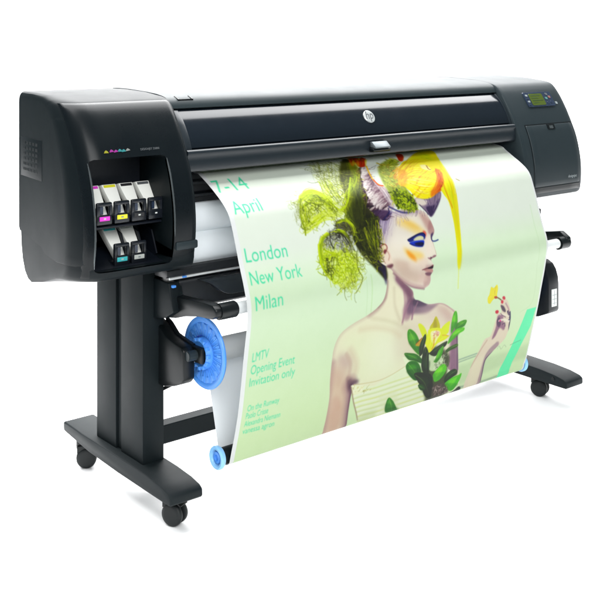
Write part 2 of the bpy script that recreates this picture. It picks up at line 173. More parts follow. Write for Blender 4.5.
('f',[(517.3,216.8),(594.8,158.3),(590.5,185.7),(562.5,265.1),(535.5,309.4),(483.7,294.1)],(86,97,15),0.7,8.0,1,''),
('s',[(511.4,216.1),(486.2,247.5),(499.0,305.2)],[(665.4,72.5),(556.5,204.5),(544.6,301.0)],36,3.2,[(183,205,22),(152,175,15),(208,227,42),(121,140,17),(224,237,65),(94,109,22),(60,67,13),(81,90,17),(37,41,8),(108,119,22),(134,148,22)],10.0,0.8,1,''),
('f',[(651.1,36.6),(690.2,41.7),(644.5,111.0),(575.9,183.8),(504.2,249.4),(471.0,255.3),(535.3,178.3),(606.1,105.7)],(176,185,36),0.5,6.4,1,''),
('f',[(484.8,18.1),(651.1,36.6),(586.3,127.0),(511.4,216.1),(468.2,245.5),(436.0,207.3),(429.3,143.4)],(176,187,86),0.18,8.0,1,''),
('n',[(487.8,4.7),(654.3,32.7),(614.7,98.8),(554.9,160.0),(445.1,191.9),(423.8,142.6),(440.1,82.4)],150,1.68,[(98,104,45),(131,142,49),(156,164,80),(65,72,28),(180,187,102),(195,209,73)],44.0,0.75),
('s',[(487.8,4.7),(448.6,91.6),(438.6,165.2),(453.2,220.1)],[(651.1,36.6),(603.2,105.3),(539.9,172.0),(483.7,237.6)],36,1.68,[(114,121,52),(149,158,54),(73,80,26),(180,196,51)],10.0,0.7,1,''),
('n',[(439.0,121.6),(574.9,133.4),(511.4,216.1),(474.2,246.2),(436.0,207.3)],110,2.0,[(174,190,38),(131,145,28),(93,103,24),(209,224,52),(229,235,121)],32.0,0.75),
('s',[(441.8,122.0),(427.8,180.7),(443.8,228.7),(472.5,250.8)],[(489.1,121.0),(479.3,177.6),(484.9,218.5),(495.7,238.9)],26,2.8,[(183,205,22),(152,175,15),(208,227,42),(121,140,17),(224,237,65),(94,109,22)],8.0,0.7,1,''),
('s',[(530.7,184.6),(520.4,211.6),(487.9,242.9)],[(662.4,72.1),(604.0,137.5),(546.8,179.8)],30,3.6,[(183,205,22),(152,175,15),(208,227,42),(121,140,17),(224,237,65),(94,109,22)],8.0,0.85,1,''),
('l',[(651.1,36.6),(626.5,83.9),(632.6,109.4)],9.6,(131,140,22),0.8,3.2,0,''),
('l',[(591.9,119.8),(541.0,179.0),(517.5,211.2),(491.8,240.9),(466.5,250.1)],6.4,(195,219,26),0.9,1.6,0,''),
('f',[(307.0,192.4),(358.3,167.8),(402.2,173.8),(426.0,203.4),(451.3,241.3),(481.6,261.1),(446.0,275.9),(384.4,278.2),(338.6,291.2),(295.1,308.7),(282.4,302.7),(283.9,248.8)],(202,219,65),0.45,4.8,1,''),
('s',[(307.0,192.4),(354.2,173.9),(398.0,180.0),(421.8,200.2),(440.3,237.8),(481.6,261.1)],[(311.7,228.8),(365.1,204.5),(404.4,219.8),(426.8,241.1),(438.3,261.1),(481.9,279.9)],46,3.6,[(183,205,22),(152,175,15),(208,227,42),(121,140,17),(224,237,65),(94,109,22)],10.0,0.75,1,''),
('s',[(309.9,187.4),(370.0,159.3),(404.3,170.8),(427.6,200.9),(447.1,236.1),(483.0,256.6)],[(308.2,200.5),(362.3,175.1),(391.0,185.7),(415.8,210.4),(437.7,244.6),(480.2,265.7)],34,4.4,[(183,205,22),(208,227,42),(165,192,15),(219,235,52)],4.8,0.8,1,''),
('n',[(301.3,202.4),(362.7,188.0),(421.5,211.1),(451.6,257.9),(416.4,272.6),(355.4,275.0),(299.3,304.7),(281.1,307.0),(284.0,257.9)],190,2.0,[(196,215,51),(160,180,35),(120,135,36),(225,237,107),(83,91,31)],36.0,0.75),
('s',[(304.1,202.7),(287.2,244.6),(288.8,281.0),(288.3,312.3)],[(315.0,219.8),(319.2,257.3),(317.1,284.2),(304.3,307.5)],22,2.8,[(183,205,22),(152,175,15),(208,227,42),(121,140,17),(224,237,65),(94,109,22)],6.0,0.8,1,''),
('s',[(293.0,306.2),(338.6,291.2),(379.9,273.1),(434.1,274.6)],[(319.7,275.5),(360.7,257.3),(405.9,248.3),(450.2,262.4)],30,3.2,[(199,219,36),(217,235,65),(161,182,26),(233,242,140)],6.0,0.75,1,''),
('l',[(311.4,192.9),(290.3,226.5),(283.8,262.4),(289.3,299.0),(287.1,316.6)],6.0,(146,164,19),0.9,1.6,0,''),
('n',[(266.1,193.0),(309.9,187.4),(285.5,262.6),(263.3,269.1),(251.1,236.0)],46,1.4,[(144,152,79),(173,180,107),(113,121,59)],32.0,0.55),
('n',[(296.2,172.6),(351.5,160.2),(318.0,193.7),(274.1,199.2)],20,1.4,[(162,172,84),(192,202,93)],32.0,0.5),
('f',[(529.3,304.0),(609.7,294.1),(622.3,338.2),(607.0,397.6),(590.5,437.6),(559.5,433.3),(539.0,398.1),(527.1,354.9)],(34,37,8),0.45,20.0,1,''),
('f',[(568.9,184.5),(576.4,213.8),(601.1,265.7),(625.4,311.4),(585.7,335.1),(517.7,327.1),(508.3,255.8)],(29,31,7),0.5,20.0,1,''),
('s',[(553.9,306.8),(562.8,363.9),(591.9,433.1)],[(622.4,295.5),(616.9,356.4),(596.7,438.4)],26,2.8,[(188,199,36),(143,156,22),(213,219,56),(119,135,17)],12.0,0.8,1,''),
('f',[(427.1,292.3),(460.3,284.5),(492.8,299.8),(507.4,324.7),(494.8,346.3),(471.5,329.7),(444.1,317.3),(424.5,310.4)],'#3f3f2c',0.8,3.2,1,''),
('n',[(427.1,292.3),(460.3,284.5),(492.8,299.8),(507.4,324.7),(494.2,348.5),(471.5,329.7),(424.5,310.4)],70,2.0,['#22200f',(93,93,54),(132,131,80),(154,170,29)],20.0,0.8),
('s',[(430.1,292.6),(465.3,288.3),(491.4,304.3),(498.7,332.9),(490.5,350.4)],[(435.1,286.3),(473.0,283.5),(501.2,303.1),(509.1,329.5),(495.3,355.6)],16,4.0,[(178,199,24),(136,152,21),(209,229,45)],3.2,0.9,1,''),
('f',[(348.2,346.4),(395.6,316.1),(443.5,319.5),(478.5,348.9),(489.1,396.2),(406.8,383.1),(345.1,368.4)],'#77786a',0.4,4.8,1,''),
('f',[(339.3,367.6),(406.8,383.1),(489.1,396.2),(488.7,446.6),(470.7,475.9),(415.3,512.3),(375.6,490.8),(337.7,452.2),(334.9,411.7)],(203,222,72),0.5,6.0,1,''),
('n',[(349.4,342.1),(395.6,316.1),(443.5,319.5),(478.5,348.9),(489.1,396.2),(462.3,401.8),(407.5,381.0),(345.1,368.4)],150,2.0,['#3c3a30','#5f6150','#1f1d16','#8b8e7a','#a9ad9c',(116,123,38)],28.0,0.8),
('n',[(339.3,367.6),(406.8,383.1),(489.1,396.2),(491.7,447.0),(475.7,481.1),(415.1,516.7),(375.1,492.9),(336.4,456.4),(334.9,411.7)],330,2.48,[(194,215,33),(156,177,24),(215,233,65),(229,240,121),(116,131,29),(172,196,38)],36.0,0.8),
('n',[(357.5,405.8),(377.8,417.6),(359.3,459.8),(337.7,452.2)],40,2.4,[(66,72,28),(91,99,36),(46,49,17)],24.0,0.7),
('n',[(487.7,400.6),(539.3,416.7),(519.0,460.1),(492.2,465.4),(485.7,446.2)],40,1.8,[(155,167,79),(192,202,117),(113,121,52)],28.0,0.7),
('n',[(414.1,481.1),(488.8,478.5),(493.8,497.2),(461.4,537.5),(408.7,524.6)],40,2.0,[(148,164,52),(193,211,65),(93,99,51),(214,227,107)],32.0,0.75),
('s',[(419.7,316.7),(374.4,327.2),(347.0,350.7),(338.8,385.4),(338.2,429.9),(356.8,468.3),(382.8,485.3)],[(418.6,309.7),(369.2,324.3),(341.2,350.0),(331.8,389.0),(331.2,433.4),(350.0,471.7),(384.3,492.1)],16,3.6,[(183,205,22),(152,175,15),(208,227,42)],3.2,0.9,1,''),
('s',[(419.7,316.7),(454.1,325.3),(477.2,353.3),(491.4,398.8)],[(418.1,322.4),(446.5,330.4),(466.3,358.9),(479.4,397.2)],16,3.6,[(42,42,15),'#1b1a0c',(81,88,21),(152,170,24)],3.2,0.9,1,''),
('s',[(415.1,311.6),(449.8,318.9),(479.1,346.7)],[(416.4,317.7),(454.1,325.3),(477.2,353.3)],10,3.6,[(195,219,29),(167,192,21)],3.2,0.9,1,''),
('l',[(492.2,405.8),(482.9,455.0),(494.8,492.8),(461.2,535.2)],3.2,(113,119,52),0.8,1.2,0,''),
('l',[(395.6,316.1),(388.7,351.5),(397.2,375.1)],4.0,'#2e2d1c',0.8,1.6,0,''),
('s',[(350.2,371.3),(402.0,398.3),(445.6,376.8)],[(355.1,375.0),(398.2,391.1),(450.1,381.9)],8,3.6,[(194,215,33),(156,177,24)],3.2,0.9,1,''),
('l',[(407.2,497.7),(408.8,533.6),(419.7,553.8)],2.4,(129,135,79),0.7,1.2,0,''),
('f',[(764.4,79.5),(854.0,38.9),(892.0,52.8),(813.4,128.3),(811.7,181.2),(820.0,238.9),(841.3,276.3),(807.6,292.6),(750.8,276.7),(724.3,254.3),(715.5,212.5),(717.6,161.8)],(136,150,26),0.75,6.4,1,''),
('n',[(770.8,71.8),(860.8,30.8),(892.0,52.8),(807.2,127.4),(800.3,186.8),(741.4,203.8),(723.8,162.6)],190,3.0,[(179,194,45),(137,152,29),(213,219,93),'#b88a2a',(101,113,21),(206,213,107)],20.0,0.85),
('n',[(725.3,207.9),(796.1,204.0),(836.1,250.8),(841.3,276.3),(807.6,292.6),(750.8,276.7),(724.3,254.3)],260,3.6,[(72,88,10),(119,140,15),(170,192,24),(51,62,8),(197,217,52)],16.0,0.9),
('f',[(845.2,109.6),(904.4,65.5),(954.3,49.6),(1004.2,20.0),(1080.0,-6.3),(1127.0,-0.2),(1114.1,37.5),(1089.4,98.6),(1044.0,160.2),(1008.6,210.6),(974.1,234.8),(922.7,253.1),(871.5,255.6),(836.7,236.8),(816.3,207.7),(804.0,194.6),(786.9,179.8)],'#f2e60e',1,2.4,1,''),
('s',[(807.0,137.8),(924.3,59.2),(998.4,32.3),(1029.8,72.9)],[(839.3,247.3),(895.4,216.4),(982.7,175.3),(1052.7,146.0)],70,4.4,['#f6ee14','#e0c408','#fbf65a','#d99a08','#f4f03a','#c98a10'],10.0,0.7,1,''),
('s',[(857.6,119.7),(935.0,113.1),(986.3,137.2),(1017.1,187.0)],[(806.9,200.8),(847.5,227.6),(895.9,247.9),(978.4,224.7)],60,3.6,['#f7f01e','#fdfab0','#d9a60e','#f2e20e','#fffbd0'],8.0,0.75,1,''),
('f',[(838.7,117.1),(876.9,113.9),(847.1,165.6),(810.5,195.3),(786.9,179.8)],'#e08a18',0.6,8.0,1,''),
('f',[(944.2,52.8),(1005.1,33.1),(1066.2,31.5),(1064.0,68.2),(1010.3,61.3)],'#c9d818',0.5,8.0,1,''),
('f',[(1033.4,126.3),(1045.9,145.1),(1016.3,199.2),(975.2,232.3),(922.7,253.1),(928.5,230.3),(967.4,206.2),(1001.9,170.2)],'#e07a10',0.85,7.2,1,''),
('s',[(1032.9,134.9),(988.7,196.3),(923.6,250.7)],[(1034.6,166.7),(1005.1,210.3),(943.7,255.2)],34,3.2,['#d9640e','#c2480c','#f0a01a','#a83a10'],6.0,0.75,1,''),
('f',[(975.2,92.6),(1008.3,96.9),(1006.5,131.3),(986.7,128.7),(967.5,117.5)],'#f7efc0',0.85,3.2,1,''),
('l',[(1004.7,100.8),(997.0,121.4),(1003.4,126.6)],5.6,'#a0702a',0.8,2.0,0,''),
('s',[(1029.9,10.5),(1088.3,-0.3),(1118.5,12.9)],[(1018.0,44.0),(1057.8,58.3),(1083.2,88.9)],26,3.2,['#c5dc14','#dfe81a','#a3c016','#f4f03a'],6.0,0.7,1,''),
('s',[(782.2,140.5),(858.3,92.2),(930.4,66.7)],[(800.3,186.8),(846.0,156.2),(921.2,134.7)],36,3.6,['#f0a818','#e8c414','#e58a18','#f7ee2a'],6.4,0.8,1,''),
('f',[(836.0,246.9),(879.3,253.9),(922.7,253.1),(974.1,234.8),(975.2,253.2),(948.2,283.7),(898.2,323.6),(876.9,301.3),(862.2,282.3),(839.1,267.3)],'#8d7a90',0.95,2.8,1,''),
('f',[(839.3,247.3),(885.0,258.0),(899.2,268.5),(870.8,278.1),(841.7,270.1)],'#e8dfd0',0.9,4.0,1,''),
('f',[(882.9,284.4),(927.1,281.5),(964.0,259.8),(942.9,288.2),(899.0,321.2),(886.4,304.9)],'#3a2c52',0.9,4.0,1,''),
('s',[(878.4,256.3),(895.8,288.3),(899.0,321.2)],[(979.0,240.5),(949.9,278.8),(902.5,321.6)],20,2.4,['#5b4a70','#cfc2cc','#2f2448','#a392a8'],4.0,0.6,1,''),
('l',[(851.1,273.6),(871.7,295.8),(883.9,312.1)],4.8,'#3a2c4a',0.7,2.4,0,''),
('f',[(1106.1,55.3),(1080.9,123.9),(1062.4,177.8),(1052.1,226.4),(1046.6,278.4),(1043.7,329.5),(1038.1,369.5),(1018.1,443.2),(996.9,502.5),(985.5,531.9),(978.3,500.0),(995.0,440.2),(1009.1,366.2),(1009.5,330.8),(1008.6,279.7),(991.0,247.0),(985.5,225.4),(1012.5,204.9),(1052.7,146.0)],'#eae714',1,2.0,1,''),
('s',[(994.8,209.1),(1006.8,264.1),(1011.5,336.1),(1000.3,440.9),(982.5,525.3)],[(1104.9,73.5),(1069.2,178.6),(1050.2,289.1),(1018.1,443.2),(997.0,533.6)],60,3.2,['#f2ef1c','#dde012','#e6c010','#f8f66a','#c9d00e'],4.0,0.7,1,''),
('l',[(1043.3,152.5),(1008.6,210.6),(1010.4,254.1),(1019.5,301.3)],6.4,'#e0a010',0.7,2.8,0,''),
('l',[(984.3,525.5),(988.6,570.8),(993.4,604.1)],5.6,'#e0ea7a',0.7,3.2,0,''),
('l',[(1089.2,191.4),(1101.9,200.8)],4.0,'#a58f5a',0.8,1.6,0,''),
('f',[(876.7,830.9),(932.7,823.9),(1005.5,877.5),(1012.3,947.3),(1032.0,1043.4),(942.7,1071.5),(870.4,905.0)],'#2b3318',0.8,8.0,1,''),
('f',[(883.5,846.3),(919.4,849.3),(963.5,868.4),(984.6,921.2),(959.5,925.2),(904.3,912.7)],'#cfe0b8',0.95,2.4,1,''),
('n',[(920.8,854.4),(997.0,870.8),(1014.5,932.9),(923.5,912.3)],90,2.4,['#5d6b50','#dfe8cf','#3c4a30','#f2f7e4','#8aa06a'],16.0,0.85),
('f',[(747.5,723.2),(760.4,721.3),(788.4,740.0),(813.3,771.9),(829.4,816.4),(827.2,834.4),(789.4,803.5),(758.9,770.1),(747.2,740.9)],'#4a9c1c',1,1.0,1,''),
('f',[(759.1,739.7),(766.8,739.0),(782.3,749.6),(795.4,766.5),(804.5,791.2),(803.0,800.9),(782.7,783.9),(765.9,766.0),(759.1,749.5)],'#7cc83a',0.65,3.2,1,''),
('f',[(817.1,772.7),(832.3,815.2),(830.5,832.3),(789.0,801.6),(760.1,769.8)],'#1e5a10',0.35,4.0,1,''),
('l',[(755.2,725.6),(788.5,771.5),(826.1,829.5)],2.0,'#c3e07a',0.6,0.8,1,''),
('f',[(989.7,700.3),(1001.9,695.5),(1012.3,713.6),(1018.0,747.2),(1004.0,767.8),(990.3,779.3),(984.1,736.2)],'#58b51e',1,1.0,1,''),
('f',[(989.5,711.8),(996.2,709.3),(1002.2,719.2),(1005.5,737.9),(997.2,748.8),(989.4,755.2),(986.4,731.5)],'#8ade3a',0.65,3.2,1,''),
('f',[(1022.7,747.6),(1003.5,765.8),(990.4,776.9),(984.7,735.8)],'#2a7410',0.35,4.0,1,''),
('l',[(999.5,699.7),(1001.2,739.4),(993.2,777.5)],2.0,'#c3e07a',0.6,0.8,1,''),
('f',[(1019.4,747.4),(1051.2,740.3),(1072.5,745.6),(1063.2,765.0),(1031.2,770.7),(1010.9,769.2)],'#4a9a1c',1,1.0,1,''),
('f',[(1024.8,748.0),(1041.9,743.7),(1053.9,746.9),(1048.1,757.5),(1030.7,760.3),(1019.3,759.5)],'#78c032',0.65,3.2,1,''),
('f',[(1020.9,748.2),(1067.5,765.8),(1031.7,769.9),(1012.1,768.4)],'#246a10',0.35,4.0,1,''),
('l',[(1066.0,746.8),(1034.7,757.3),(1013.8,767.3)],2.0,'#c3e07a',0.6,0.8,1,''),
('f',[(990.5,793.4),(1017.9,770.5),(1061.6,771.8),(1064.8,784.3),(1036.8,793.1),(1002.3,814.7),(981.1,822.1)],'#63c41e',1,1.0,1,''),
('f',[(1000.1,789.7),(1014.8,777.0),(1038.9,777.4),(1040.6,784.4),(1025.2,789.4),(1006.3,801.3),(994.7,805.1)],'#8fe23c',0.65,3.2,1,''),
('f',[(991.8,793.2),(1041.7,794.1),(1003.3,813.4),(983.3,820.7)],'#2f7e12',0.35,4.0,1,''),
('l',[(1058.9,774.7),(1015.8,789.0),(983.3,817.9)],2.0,'#c3e07a',0.6,0.8,1,''),
('f',[(977.4,847.4),(1001.4,838.1),(1033.3,832.8),(1046.6,840.3),(1037.2,847.9),(1005.4,853.3),(983.7,858.3)],'#3f6a22',1,1.0,1,''),
('f',[(987.9,842.4),(1001.3,837.6),(1018.4,834.5),(1026.2,839.0),(1020.5,843.0),(1003.3,845.6),(991.5,848.4)],'#5a8a34',0.65,3.2,1,''),
('f',[(979.3,847.3),(1002.2,838.8),(1041.4,848.8),(1006.0,853.0),(984.8,857.6)],'#22400f',0.35,4.0,1,''),
('l',[(1041.6,839.3),(1009.4,843.6),(985.8,854.0)],2.0,'#c3e07a',0.6,0.8,1,''),
('f',[(798.1,710.5),(813.7,711.2),(839.8,734.2),(859.0,767.3),(871.1,806.6),(849.1,792.9),(829.6,761.5),(812.2,735.6)],'#d9e41a',1,1.2,1,''),
('f',[(888.9,695.8),(904.9,712.3),(919.7,737.9),(915.9,750.9),(869.6,742.1),(864.5,732.0),(877.1,716.3)],'#c9c41a',1,1.2,1,''),
('f',[(887.5,704.6),(901.1,725.3),(902.1,746.0),(885.1,740.5),(881.4,721.6)],'#a89a14',0.7,3.2,1,''),
('f',[(972.9,729.5),(974.5,752.9),(973.1,775.9),(948.2,780.3),(925.6,780.5),(929.2,753.5),(945.5,738.2)],'#dcea2a',1,1.2,1,''),
('f',[(863.1,740.8),(921.6,747.4),(968.7,784.4),(983.0,789.6),(959.7,801.4),(922.4,807.8),(901.2,826.8),(884.5,837.2),(865.6,824.0),(856.8,799.1),(857.9,762.5)],'#e2ea22',1,1.2,1,''),
('f',[(874.8,752.2),(916.8,755.7),(930.1,772.1),(917.8,788.3),(908.9,805.1),(892.2,801.7),(876.6,775.4)],'#f0f0b4',0.9,2.4,1,''),
('n',[(880.4,748.7),(920.6,758.7),(916.7,783.4),(893.2,778.7)],24,2.0,['#d86a9a','#f3d3c8','#c24a6a','#ffffff'],12.0,0.8),
('l',[(897.7,784.3),(901.2,812.8),(894.5,825.4)],5.6,'#d9902a',0.8,1.6,0,''),
('l',[(941.4,779.0),(976.1,788.2)],4.0,'#e0b02a',0.8,1.2,0,''),
('s',[(861.2,763.2),(863.4,800.4),(873.4,830.2)],[(968.7,784.4),(928.0,804.3),(893.4,834.4)],24,2.4,['#eff26a','#c9d216','#f4f7a8'],4.0,0.5,1,''),
('f',[(798.6,789.5),(814.3,776.7),(830.6,766.3),(828.4,784.1),(819.1,798.3)],'#c2a01a',1,1.2,1,''),
('l',[(799.4,787.4),(827.9,768.0)],2.8,'#8a3a1a',0.8,1.2,0,''),
('f',[(844.0,755.3),(852.6,775.2),(849.1,806.7),(845.8,833.7),(831.6,839.9),(822.9,801.3),(829.5,775.2)],'#1f3a14',1,1.0,1,''),
('f',[(837.2,770.8),(842.2,781.9),(839.9,799.3),(838.3,814.1),(830.3,817.5),(825.5,796.4),(829.2,782.0)],'#2f5420',0.65,3.2,1,''),
('f',[(853.6,807.2),(845.4,831.8),(831.7,837.6),(823.5,801.0)],'#0e1f0a',0.35,4.0,1,''),
('l',[(844.4,757.6),(837.1,795.1),(835.1,836.0)],2.0,'#c3e07a',0.6,0.8,1,''),
('f',[(855.7,808.1),(876.7,830.9),(890.1,871.4),(897.5,911.1),(873.1,915.1),(851.7,881.8),(846.9,838.5)],'#1c3410',1,1.0,1,''),
('f',[(856.8,829.5),(868.5,842.2),(876.2,864.6),(880.1,886.3),(866.7,888.5),(855.0,870.3),(852.6,846.7)],'#2e521c',0.65,3.2,1,''),
('f',[(894.9,872.5),(901.7,910.2),(873.1,912.7),(852.8,881.1)],'#0c1a08',0.35,4.0,1,''),
('l',[(856.3,810.5),(867.3,857.0),(879.8,911.9)],2.0,'#c3e07a',0.6,0.8,1,''),
('f',[(885.1,839.7),(931.5,819.0),(974.6,809.1),(972.5,827.5),(943.0,840.1),(922.2,859.4)],'#1d3212',1,1.0,1,''),
('f',[(903.8,832.4),(929.5,821.4),(953.5,816.0),(952.0,826.0),(936.1,833.1),(924.3,843.3)],'#30501e',0.65,3.2,1,''),
('f',[(887.5,839.2),(948.3,840.8),(923.1,858.2)],'#0e1c08',0.35,4.0,1,''),
('l',[(971.4,809.4),(927.6,829.9),(891.8,841.1)],2.0,'#c3e07a',0.6,0.8,1,''),
('f',[(926.3,874.6),(936.2,838.7),(958.8,824.6),(961.4,848.8),(954.5,871.2),(936.6,888.8),(918.0,880.0)],'#4fa824',1,1.0,1,''),
('f',[(928.1,864.5),(933.7,844.8),(946.1,837.0),(947.5,850.1),(943.7,862.7),(934.1,872.5),(923.7,867.4)],'#7fd440',0.65,3.2,1,''),
('f',[(926.7,873.8),(959.2,871.8),(936.9,887.5),(919.0,878.7)],'#1f5a10',0.35,4.0,1,''),
('l',[(956.5,828.9),(943.5,854.5),(924.9,881.5)],2.0,'#c3e07a',0.6,0.8,1,''),
('f',[(745.4,811.6),(780.2,817.6),(813.6,829.2),(843.9,851.9),(849.1,871.8),(806.8,853.1),(773.1,841.1)],'#2f7414',1,1.0,1,''),
('f',[(766.2,820.5),(785.2,823.6),(803.2,829.7),(819.7,842.4),(822.4,853.2),(799.4,843.1),(781.3,836.5)],'#4c9a24',0.65,3.2,1,''),
('f',[(847.2,852.6),(852.2,871.6),(811.9,853.8),(774.3,840.9)],'#143e0a',0.35,4.0,1,''),
('l',[(749.0,814.2),(796.3,834.7),(843.8,863.6)],2.0,'#c3e07a',0.6,0.8,1,''),
('f',[(766.7,861.5),(788.5,850.4),(827.5,864.3),(853.9,897.2),(861.0,936.9),(832.6,938.4),(796.9,911.1),(774.7,884.6)],'#2c7a14',1,1.0,1,''),
('f',[(781.8,871.3),(793.6,864.8),(815.4,872.9),(830.0,890.7),(833.5,912.5),(818.0,913.3),(798.6,898.6),(786.5,884.1)],'#52a82a',0.65,3.2,1,''),
('f',[(857.8,898.1),(864.3,936.0),(837.3,937.3),(797.3,910.1),(776.9,885.1)],'#123c08',0.35,4.0,1,''),
('l',[(776.4,858.4),(813.6,893.4),(854.1,938.0)],2.0,'#c3e07a',0.6,0.8,1,''),
('f',[(821.1,908.6),(861.5,912.4),(918.4,933.8),(942.9,978.7),(950.3,1032.6),(947.1,1044.6),(913.5,1023.1),(880.9,980.5),(848.9,945.0)],'#15280e',1,1.0,1,''),
('f',[(848.7,931.8),(871.1,934.3),(903.0,946.3),(916.3,971.2),(919.3,999.7),(917.1,1006.0),(899.2,994.5),(882.0,971.8),(864.8,952.7)],'#233e18',0.65,3.2,1,''),
('f',[(946.9,979.7),(954.3,1031.3),(950.9,1042.7),(912.6,1020.5),(881.5,980.1)],'#0a1406',0.35,4.0,1,''),
('l',[(830.1,916.1),(889.6,960.3),(944.4,1036.9)],2.0,'#c3e07a',0.6,0.8,1,''),
('f',[(857.9,963.8),(880.5,966.5),(904.5,986.2),(900.6,996.6),(875.7,987.5)],'#1d4a12',1,1.0,1,''),
('f',[(863.7,966.3),(876.5,967.7),(889.1,978.6),(887.1,984.2),(873.3,979.2)],'#2f6a1e',0.65,3.2,1,''),
('f',[(910.1,987.6),(906.0,997.4),(876.3,987.1)],'#0d2407',0.35,4.0,1,''),
('l',[(862.7,967.7),(902.4,991.3)],2.0,'#c3e07a',0.6,0.8,1,''),
('f',[(849.6,853.1),(872.0,826.0),(887.2,866.7),(903.3,919.3),(894.8,928.2),(865.4,899.8)],'#183010',1,1.0,1,''),
('f',[(856.9,861.7),(868.8,846.5),(877.6,868.9),(886.7,898.1),(882.2,903.1),(865.8,887.4)],'#2a4a1c',0.65,3.2,1,''),
('f',[(908.3,918.8),(900.3,927.3),(865.9,898.8)],'#0a1806',0.35,4.0,1,''),
('l',[(873.2,831.5),(875.6,869.6),(889.3,921.5)],2.0,'#c3e07a',0.6,0.8,1,''),
('f',[(933.4,934.5),(956.9,912.2),(981.1,905.0),(1002.5,919.7),(1003.1,942.3),(980.8,968.1),(952.2,972.6),(937.2,952.2)],'#66c818',1,1.0,1,''),
('f',[(942.7,931.1),(955.8,919.1),(969.6,915.1),(980.8,923.1),(981.5,935.6),(969.2,949.6),(953.5,952.1),(945.0,941.1)],'#92e83a',0.65,3.2,1,''),
('f',[(935.0,934.9),(1008.0,943.4),(987.0,968.5),(953.3,971.1),(938.4,951.3)],'#3a8a10',0.35,4.0,1,''),
('l',[(990.4,911.5),(962.7,932.9),(949.4,967.9)],2.0,'#c3e07a',0.6,0.8,1,''),
('f',[(1008.1,983.1),(1014.1,953.4),(1048.7,941.5),(1073.9,953.0),(1076.3,967.9),(1045.5,980.7),(1022.5,992.3)],'#1f4212',1,1.0,1,''),
('f',[(1016.5,970.9),(1019.9,954.7),(1039.3,948.4),(1052.7,954.4),(1054.6,962.8),(1037.5,969.6),(1025.1,976.4)],'#305c1e',0.65,3.2,1,''),
('f',[(1009.4,982.3),(1015.1,954.2),(1081.5,969.7),(1052.0,981.6),(1023.5,990.8)],'#10240a',0.35,4.0,1,''),
('l',[(1067.6,952.7),(1032.5,963.3),(1012.2,984.1)],2.0,'#c3e07a',0.6,0.8,1,''),
('f',[(1016.5,996.7),(1045.5,980.7),(1090.3,975.2),(1104.8,971.7),(1106.5,989.4),(1097.6,1017.0),(1081.8,1036.8),(1058.9,1038.2),(1032.2,1018.3)],'#5ac41c',1,1.0,1,''),
('f',[(1033.8,994.0),(1050.0,985.1),(1074.7,982.4),(1082.5,980.2),(1083.4,990.2),(1078.1,1005.0),(1069.9,1016.0),(1057.1,1016.9),(1042.2,1006.1)],'#86e43c',0.65,3.2,1,''),
('f',[(1018.8,996.7),(1103.4,1017.8),(1081.0,1034.9),(1059.9,1036.6),(1034.3,1017.7)],'#2f8410',0.35,4.0,1,''),
('l',[(1098.3,975.9),(1066.7,997.4),(1052.9,1032.5)],2.0,'#c3e07a',0.6,0.8,1,''),
('f',[(1081.3,1045.7),(1111.4,1032.4),(1126.7,1051.3),(1063.4,1050.0)],'#10160c',1,2.0,1,''),
('f',[(948.8,985.8),(1012.3,995.7),(1052.4,1041.2),(1007.5,1044.5),(960.9,1041.2)],'#5a4a4c',0.7,4.0,1,''),
('n',[(942.5,989.9),(1031.6,1006.4),(1056.6,1042.3),(1000.3,1045.5),(960.9,1041.2)],40,2.8,['#d9c8c0','#2a2220','#8a7470','#b09a96'],16.0,0.7),
('f',[(710.3,1040.7),(699.2,998.4),(709.0,978.7),(735.8,999.6),(765.5,1037.0),(774.3,1047.9)],'#3f8a2a',1,1.0,1,''),
('f',[(711.9,1022.7),(705.6,999.2),(710.5,988.0),(725.6,1000.3),(741.3,1020.4),(746.5,1026.9)],'#6ab84a',0.65,3.2,1,''),
('f',[(710.8,1039.2),(700.6,999.6),(773.3,1038.3),(781.0,1048.8)],'#1f5a18',0.35,4.0,1,''),
('l',[(709.9,982.2),(730.2,1014.9),(745.5,1046.9)],2.0,'#c3e07a',0.6,0.8,1,''),
('m','arm',[(1148.3,1064.4),(1154.1,959.3),(1184.9,891.5),(1205.1,849.5),(1236.8,841.8),(1245.2,805.5),(1249.5,776.9),(1251.0,754.2),(1242.0,741.4),(1255.1,737.1),(1273.9,752.1),(1273.1,735.4),(1260.7,716.6),(1265.5,703.0),(1273.3,683.7),(1290.7,696.9),(1306.4,705.9),(1327.5,736.6),(1340.3,764.1),(1348.1,795.4),(1349.2,829.8),(1342.7,858.8),(1329.2,880.0),(1256.1,930.1),(1239.4,959.8),(1246.2,1029.7),(1245.2,1059.4),(1244.9,1084.3)],1),
('f',[(1148.3,1064.4),(1154.1,959.3),(1184.9,891.5),(1205.1,849.5),(1236.8,841.8),(1245.2,805.5),(1249.5,776.9),(1251.0,754.2),(1242.0,741.4),(1255.1,737.1),(1273.9,752.1),(1273.1,735.4),(1260.7,716.6),(1265.5,703.0),(1273.3,683.7),(1290.7,696.9),(1306.4,705.9),(1327.5,736.6),(1340.3,764.1),(1348.1,795.4),(1349.2,829.8),(1342.7,858.8),(1329.2,880.0),(1256.1,930.1),(1239.4,959.8),(1246.2,1029.7),(1245.2,1059.4),(1244.9,1084.3)],'#e2d6c0',1,1.2,1,''),
('l',[(1318.5,752.5),(1344.9,789.4),(1346.2,812.8),(1351.8,846.5),(1341.0,877.4),(1302.7,907.1),(1256.1,930.1),(1237.7,954.6),(1246.2,1029.7),(1251.5,1081.0)],8.8,'#3f3050',0.9,2.0,0,'arm'),
('l',[(1290.8,890.5),(1243.4,932.1),(1240.6,1048.2)],28.0,'#8c6f84',0.55,8.0,0,'arm'),
('l',[(1154.1,959.3),(1192.5,895.0),(1220.6,857.3)],8.0,'#c4aa98',0.6,4.0,0,'arm'),
